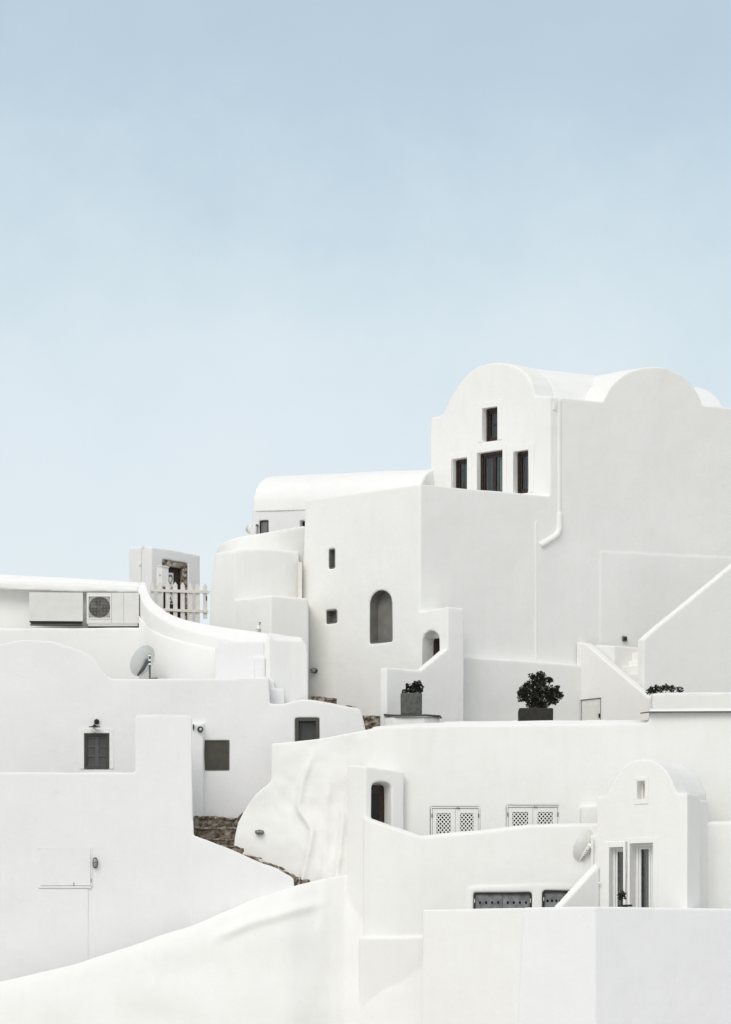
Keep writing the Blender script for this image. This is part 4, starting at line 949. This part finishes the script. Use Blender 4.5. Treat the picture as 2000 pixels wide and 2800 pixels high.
bl = [(1774, 1892, 7), (1783, 1886, 9), (1795, 1883, 9), (1808, 1884, 10), (1822, 1880, 10), (1838, 1884, 11), (1790, 1892, 7), (1860, 1886, 9)]
pl3 = thing('shrub', 'dark low shrub spilling over the white built-in planter at the right', 'shrub', P(1810, 1897, 112.5))
obj('foliage', leafy(bl, 190, .040, 3, 112.5, outw=.2), 'foliage2', pl3); obj('stem', twigs(P(1815, 1900, 112.5), bl, 112.5, .012), 'bark', pl3)

# ------------------------------------------------------------------ front terrace wall, pillar with the arched doorway, dark hatches
PLa = PL(1000, 106.4, -1.0); PLb_ = PL(1000, 106.4, .62)
fw_ = thing('front_terrace_wall', 'white terrace wall with a doorway pillar at its left end and two dark metal hatches below', 'wall', P(1200, 2600, 106))
pil = loft([[P(x, 2900, Y), P(x, y, Y), P(x, y, Y) + v, P(x, 2900, Y) + v] for x, y, Y, v in [(950, 2095, PLa.Y(950), Vector((.5, .6, 0))), (968, 2092.5, PLa.Y(968), Vector((.3, .8, 0))), (985, 2094.5, PLa.Y(985), Vector((.1, .9, 0))), (1000, 2096.5, 106.4, Vector((0, 1.0, 0))), (1107, 2110, PLb_.Y(1107), Vector((-.4, .5, 0)))]])
DU = PLb_.uz(1017, 2200)[0]; u0, _ = PLb_.uz(1017, 2200); u1, _ = PLb_.uz(1071.5, 2200); zb_ = PLb_.uz(1040, 2350)[1]; zs = PLb_.uz(1042, 2152)[1]; zt = PLb_.uz(1045, 2137.5)[1]
pil = boolcut(pil, [cut_arch(PLb_, arch_pts(u0, u1, zb_, zs, zt), .42)])
fp = []
for x, y, yk, Y in [(996, 2236, 2230, 106.35), (1012, 2242, 2236, 106.22), (1040, 2253, 2245, 106.12), (1080, 2267, 2259, 106.0), (1120, 2281, 2273, 105.92), (1150, 2291, 2283, 105.88), (1165, 2290, 2283, 105.88), (1230, 2284, 2277, 105.85), (1300, 2279, 2271, 105.83), (1370, 2269, 2262, 105.82), (1440, 2261, 2254, 105.81), (1540, 2258, 2251, 105.8), (1640, 2255, 2249, 105.8), (2060, 2250, 2245, 105.8)]:
    f = P(x, y, Y); k = P(x, yk, Y + .28); b0 = P(x, 2900, Y); fp.append([b0, f, k, Vector((k.x, k.y, b0.z))])
para = loft(fp)
PLh = PL(1400, 105.815, 0.0)
hA = rect(PLh, 1295, 2440.5, 1454.5, 2560); hB = rect(PLh, 1484.5, 2435.5, 1600, 2560)
hA = (hA[0], hA[1], hA[2], hA[3]); 
para = boolcut(para, [box(PLh, *hA, -.14, .5), box(PLh, *hB, -.14, .5)])
# shallow swelling round the hatches
band = loft([[P(x, 2570, Y), P(x, y, Y), P(x, y, Y + .1), P(x, 2570, Y + .1)] for x, y, Y in [(1284, 2427, 105.79), (1380, 2424, 105.785), (1460, 2420.5, 105.785), (1620, 2420, 105.79)]])
band = boolcut(band, [box(PLh, *hA, -.4, .5), box(PLh, *hB, -.4, .5)])
# the pillar front runs down and spreads into the lower slope
# sloping mass of thick old plaster that runs into the pillar
def wallY(x):
    if x <= 946: return 106.93 - (946 - x) * .0006 - max(0, min(1, (900 - x) / 100)) * .18
    k = [(946, 106.93), (962, 106.86), (1005, 106.66), (1060, 106.46), (1160, 106.25), (1300, 106.4)]
    for (a, ya), (b, yb_) in zip(k, k[1:]):
        if x <= b: return ya + (yb_ - ya) * (x - a) / (b - a)
    return 106.6
rdg = [(-80, 2700), (60, 2672), (200, 2640), (323, 2599), (355, 2589), (391, 2577), (430, 2561), (470, 2548), (500, 2540), (529, 2531), (560, 2518), (589, 2504), (612, 2494), (636, 2484), (658, 2474), (680, 2463), (700, 2456), (726, 2448), (753, 2441), (770, 2434), (788, 2428), (818, 2419), (848, 2412), (883, 2404), (915, 2398), (946, 2393), (1300, 2393)]
def rtop(x):
    for (a, ya), (b, yb_) in zip(rdg, rdg[1:]):
        if a <= x <= b: return ya + (yb_ - ya) * (x - a) / (b - a)
    return rdg[-1][1]
def fold(x, y): # swelling folds in the slope
    t_ = rtop(x); dy = y - t_; d = 0
    d += .10 * math.exp(-((dy - 62 - (x - 700) * .03) / 16.0) ** 2) * max(0, min(1, (x - 570) / 60)) * max(0, min(1, (900 - x) / 60))
    d += .08 / (1 + math.exp(-(x - 876) / 5.0)) * max(0, min(1, (2500 - y) / 60 + 1)) * max(0, min(1, (950 - x) / 50))
    d += .07 * noise.noise(Vector((x * .006, y * .010, 1)))
    return d
xs = [-80, -40, 0, 40, 80, 120, 160, 200, 240, 280] + list(range(300, 1250, 7)); secs = []
for x in xs:
    ty = rtop(x); Y0 = wallY(x); fwd = .22 * max(0, min(1, (940 - x) / 160)); r_ = []
    for j in range(71):
        y = 2910 + (ty - 2910) * j / 70; dy = y - ty
        r_.append(P(x, y, Y0 - dy * .0018 - fwd * (1 - math.exp(-dy / 30.0)) - fold(x, y)))
    k = Vector((r_[-1].x, Y0 + .5, r_[-1].z)); secs.append(r_ + [k, Vector((k.x, k.y, r_[0].z))])
slope = loft(secs)
low = ribbon([(984, 2568, 2900, 106.10), (992, 2565, 2900, 106.02), (1070, 2565, 2900, 105.9), (1160, 2562, 2900, 105.8)], .8, back=(0, 1, 0))
plastered('wall', [pil, para, band, low, slope], 'warm', fw_, voxel=.03, smooth=4, wobble=.04)
zt_ = PLb_.uz(1030, 2149)[1]
dr2 = obj('door', box(PLb_, u0 - .0, u1 + .1, zb_, zt_ + .04, -.41, -.34), 'brown', fw_)
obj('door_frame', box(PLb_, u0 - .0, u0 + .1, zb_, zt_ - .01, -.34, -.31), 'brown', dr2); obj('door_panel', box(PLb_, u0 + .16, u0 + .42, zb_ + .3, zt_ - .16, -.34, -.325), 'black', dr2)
def hatch(r, cut=False):
    u0, u1, z0, z1 = r
    fr = obj('hatch', frame_bm(PLh, r, .045, -.13, -.015, 'LRT'), 'dconcrete', fw_, bevel=.003)
    mid_ = (u0 + u1) / 2 - (.0)
    for a, b in ((u0 + .038, mid_ - .005), (mid_ + .005, u1 - .038)):
        pan = box(PLh, a, b, z0, z1 - .045, -.11, -.07)
        n = 4; holes = []
        for zz in (z1 - .245, z1 - .44):
            for i in range(n):
                cu = a + (b - a) * (i + .85) / (n + .5); holes.append([(cu + .028 * math.cos(t), zz + .036 * math.sin(t)) for t in [k * 2 * math.pi / 14 for k in range(14)]])
        pan = boolcut(pan, [cut_arch(PLh, hp, .3, .1) for hp in holes])
        obj('leaf', pan, 'metal', fr)
    obj('hinge', join([box(PLh, u0 + .022, u0 + .036, z1 - .25, z1 - .16, -.03, -.005), box(PLh, u1 - .04, u1 - .024, z1 - .25, z1 - .15, -.03, -.005)]), 'trim', fr)
    obj('latch', join([box(PLh, mid_ + .02 * k, mid_ + .02 * k + .012, z1 - .045 + .004 * (k % 2), z1 - .028 + .004 * (k % 2), -.06, -.03) for k in range(1, 4)]), 'trim', fr)
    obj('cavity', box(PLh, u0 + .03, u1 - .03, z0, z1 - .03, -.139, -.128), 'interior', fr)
hatch(hA); hatch(hB)

# stair parapet crossing the second hatch
PLc = PL(1536, 104.85, .70)
dp = thing('diagonal_stair_parapet', 'white slanting stair parapet crossing in front of the right-hand hatch', 'wall', P(1590, 2500, 105))
dsx = []
for xf, yf, xk, yk in [(1525, 2489, 1500, 2492), (1537, 2477.5, 1516, 2478), (1575, 2438.5, 1560, 2430), (1616, 2393, 1604, 2382), (1640, 2368, 1628, 2357)]:
    f = PLc.pt(xf, yf); k = P(xk, yk, f.y + .12); b0 = PLc.pt(xf, 2900); dsx.append([b0, f, k, Vector((k.x, k.y, b0.z))])
plastered('wall', [loft(dsx)], 'warm', dp, voxel=.03, smooth=3, wobble=.01)

# ------------------------------------------------------------------ lower right gabled house
PLd = PL(1632, 105.6, -.62)
rh = thing('gabled_house', 'white house at lower right with a curved gable and pale framed windows', 'house', P(1750, 2700, 105))
gpts = [(1614, 2900), (1614, 2283), (1632, 2283), (1632, 2179), (1640, 2177.5), (1655, 2176), (1661, 2171), (1668, 2158), (1678, 2138), (1690, 2117), (1703, 2099), (1718, 2087), (1735, 2079), (1755, 2075.5), (1775, 2076.5), (1795, 2084), (1812, 2096), (1826, 2112), (1838, 2134), (1848, 2160), (1853, 2170), (1880, 2168), (1880, 2900)]
q1 = rect(PLd, 1667, 2318, 1705.5, 2560); q2 = rect(PLd, 1723.5, 2307, 1787, 2560); q3 = rect(PLd, 1743.5, 2136, 1765.5, 2187)
q1 = (q1[0], q1[1], q1[2], PLd.uz(1686, 2317)[1]); q2 = (q2[0], q2[1], q2[2], PLd.uz(1755, 2306)[1])
rb = boolcut(wallpoly(PLd, gpts, .7, direction=-PLd.n), [cut_rect(PLd, q1, .58), cut_rect(PLd, q2, .66), cut_rect(PLd, q3, .3)])
bodyr = wallpoly(PLd, [(1650, 2900), (1650, 2190), (1852, 2180), (1852, 2900)], 1.0, d=-.64)
plastered('wall', [rb, bodyr], 'warm', rh, voxel=.03, smooth=3, wobble=.02)
vv = [PLd.pt(x, y + 2, -.66) for x, y in gpts[6:20]] + [PLd.pt(1848, 2190, -.66), PLd.pt(1661, 2190, -.66)]
plastered('roof', [prism(vv, [p - PLd.n * .95 for p in vv])], 'soft', rh, voxel=.05, smooth=4)
surround(rh, PLd, q1, .13, proud=.018); surround(rh, PLd, q2, .13, proud=.018); surround(rh, PLd, q3, .085, proud=.025, sides='LRT')
obj('sill', box(PLd, q3[0] - .085, q3[1] + .085, q3[2] - .1, q3[2], -.05, .025), 'warm', rh, bevel=.006)
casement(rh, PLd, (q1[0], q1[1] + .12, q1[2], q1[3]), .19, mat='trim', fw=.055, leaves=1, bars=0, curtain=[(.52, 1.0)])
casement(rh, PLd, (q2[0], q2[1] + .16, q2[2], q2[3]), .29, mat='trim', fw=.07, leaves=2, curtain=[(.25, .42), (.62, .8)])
w3r = obj('window', frame_bm(PLd, q3, .05, -.29, -.2), 'trim', rh); obj('shutter', box(PLd, q3[0], q3[1], q3[2], q3[3], -.30, -.25), 'beige', w3r)

# front boundary wall
bwf = thing('boundary_wall', 'white boundary wall in the front right corner, turning at a sharp edge', 'wall', P(1500, 2800, 103.5))
PLe = PL(1628, 103.0, -.42)
e1 = loft([[P(xb, 2900, Y), P(x, y, Y), P(x, y, Y) + v, P(xb, 2900, Y) + v] for x, y, Y, v, xb in [(1156, 2488, PLe.Y(1156), Vector((.1, .35, 0)), 1152), (1300, 2485, PLe.Y(1300) - .02, Vector((.1, .35, 0)), 1300), (1434, 2482.5, PLe.Y(1434), Vector((.1, .35, 0)), 1430)]])
e2 = loft([[P(xb, 2900, Y), P(x, y, Y), P(x, y - 3, Y) + v, P(xb, 2900, Y) + v] for x, y, Y, v, xb in [(1430, 2482.5, PLe.Y(1430) - .035, Vector((.1, .4, 0)), 1412), (1530, 2481, PLe.Y(1530), Vector((.1, .4, 0)), 1530), (1628, 2480, 103.0, Vector((0, .4, 0)), 1628), (2060, 2487, 104.75, Vector((-.1, .4, 0)), 2060)]])
plastered('wall', [e1], 'warm', bwf, voxel=.03, smooth=3, wobble=.02, label='creamy older stretch of the wall')
M['lilac'] = plaster('cold_white_limewash', (.835, .835, .845), (.81, .81, .82))
plastered('wall', [e2], 'lilac', bwf, voxel=.03, smooth=3, wobble=.02, label='colder white stretch with the sharp corner')

t, w_, top = sat_dish('white satellite dish seen from behind, half hidden by the lower right house', P(1606, 2316, 105.65), (-.70, .62, .35), .38, 'wdish', 'wdish', (1620, 2420, 105.7), roll=.1, feed=True)
obj('bolt_holes', join([lathe([(0, .012), (.012, .012), (.012, -.012), (0, -.012)], 8, Matrix.Translation(w_(dx, -.36 + k * .055, .02 - k * .008 - .03)) @ Matrix.Rotation(math.pi / 2, 4, 'X')) for k in range(6) for dx in (-.03, .03)]), 'dmetal', t)
# little clipped plant before the pale window
tp = thing('potted_topiary', 'tiny clipped plant on a thin stem before the pale window', 'plant', P(1701, 2484, 103.9))
Yp = 103.95
bl = [(1697, 2448, 7), (1704, 2445, 7), (1700, 2455, 6), (1707, 2452, 5), (1693, 2452, 4)]
obj('foliage', leafy(bl, 120, .05, 5, Yp), 'foliage', tp); obj('stem', tube([P(1701.5, 2482, Yp), P(1701, 2466, Yp), P(1700, 2450, Yp)], .02, 6), 'bark', tp)
obj('pot', lathe([(0, .06), (.10, .06), (.12, .05), (.08, -.12), (0, -.12)], 16, Matrix.Translation(P(1704, 2483, Yp))), 'dconcrete', tp)
tr = thing('dish_tray', 'thin dark tray on the boundary wall beside the tiny clipped plant', 'tray', P(1718, 2482, 103.6))
obj('tray', lathe([(0, .012), (.11, .012), (.12, .03), (.125, .03), (.115, -.01), (0, -.01)], 20, Matrix.Translation(P(1716, 2478, 103.7))), 'dconcrete', tr)

# ------------------------------------------------------------------ front left wall, stepped, sweeping down beside the stone stair
fl_ = thing('stepped_wall', 'big plain white wall at lower left, stepped on top and sweeping down beside the stone steps', 'wall', P(400, 2700, 107.2))
il = [(-60, 2111, 107.5), (150, 2112, 107.5), (300, 2112.5, 107.5), (366, 2112.5, 107.5), (368.5, 2112, 107.5), (369.5, 1966, 107.5), (371.5, 1958, 107.5), (377, 1955, 107.5), (440, 1953.5, 107.48), (500, 1953.5, 107.46), (518, 1954.5, 107.45), (524, 1958, 107.45), (526, 1966, 107.45), (527, 2200, 107.42), (529, 2284, 107.4), (545, 2290, 107.36), (570, 2298, 107.3), (597, 2308, 107.25),
      (625, 2318, 107.2), (650, 2329, 107.15), (670, 2339, 107.12), (695, 2351, 107.08), (716, 2361, 107.05), (738, 2368, 107.0), (758, 2376, 106.98), (779, 2389, 106.95), (797, 2398, 106.92), (803, 2404, 106.9), (806, 2430, 106.9), (812, 2560, 106.9)]
il = [(x, y, 2900, Y) for x, y, Y in il]
plastered('wall', [ribbon(il, .28, back=(0, 1, 0))], 'cool', fl_, voxel=.032, smooth=3, wobble=.05)
# meter cupboard + lamp on it
PLi = PL(250, 107.5, 0)
mc = thing('meter_cupboard', 'flat white meter cupboard on the front left wall beside an upright lamp', 'cupboard', PLi.pt(225, 2430, .05))
obj('cupboard_door', box(PLi, *rect(PLi, 110, 2322, 248, 2422), -.02, .03), 'cool', mc, bevel=.005)
obj('cupboard_frame', join([box(PLi, *rect(PLi, 104, 2318, 253, 2321.5), -.02, .015), box(PLi, *rect(PLi, 249.5, 2321.5, 253, 2424), -.02, .015)]), 'cool', mc)
obj('cupboard_ledge', box(PLi, *rect(PLi, 104, 2424, 250, 2429), -.02, .035), 'cool', mc, bevel=.004)
obj('pipe_cover', box(PLi, *rect(PLi, 100, 2431, 241, 2900), -.02, .012), 'cool', mc, bevel=.006)
for kq in ((248.5, 2403, 250.5, 2412), (201, 2414, 204, 2422)): obj('keyhole', box(PLi, *rect(PLi, *kq), .0, .035), 'grille', mc)
bulkhead('wall_lamp', 'upright oval wire-guarded lamp beside the flat white cupboard, far lower left', PLi.pt(261, 2360, .03), PLi.t, PLi.n, .27, .125, vertical=True)
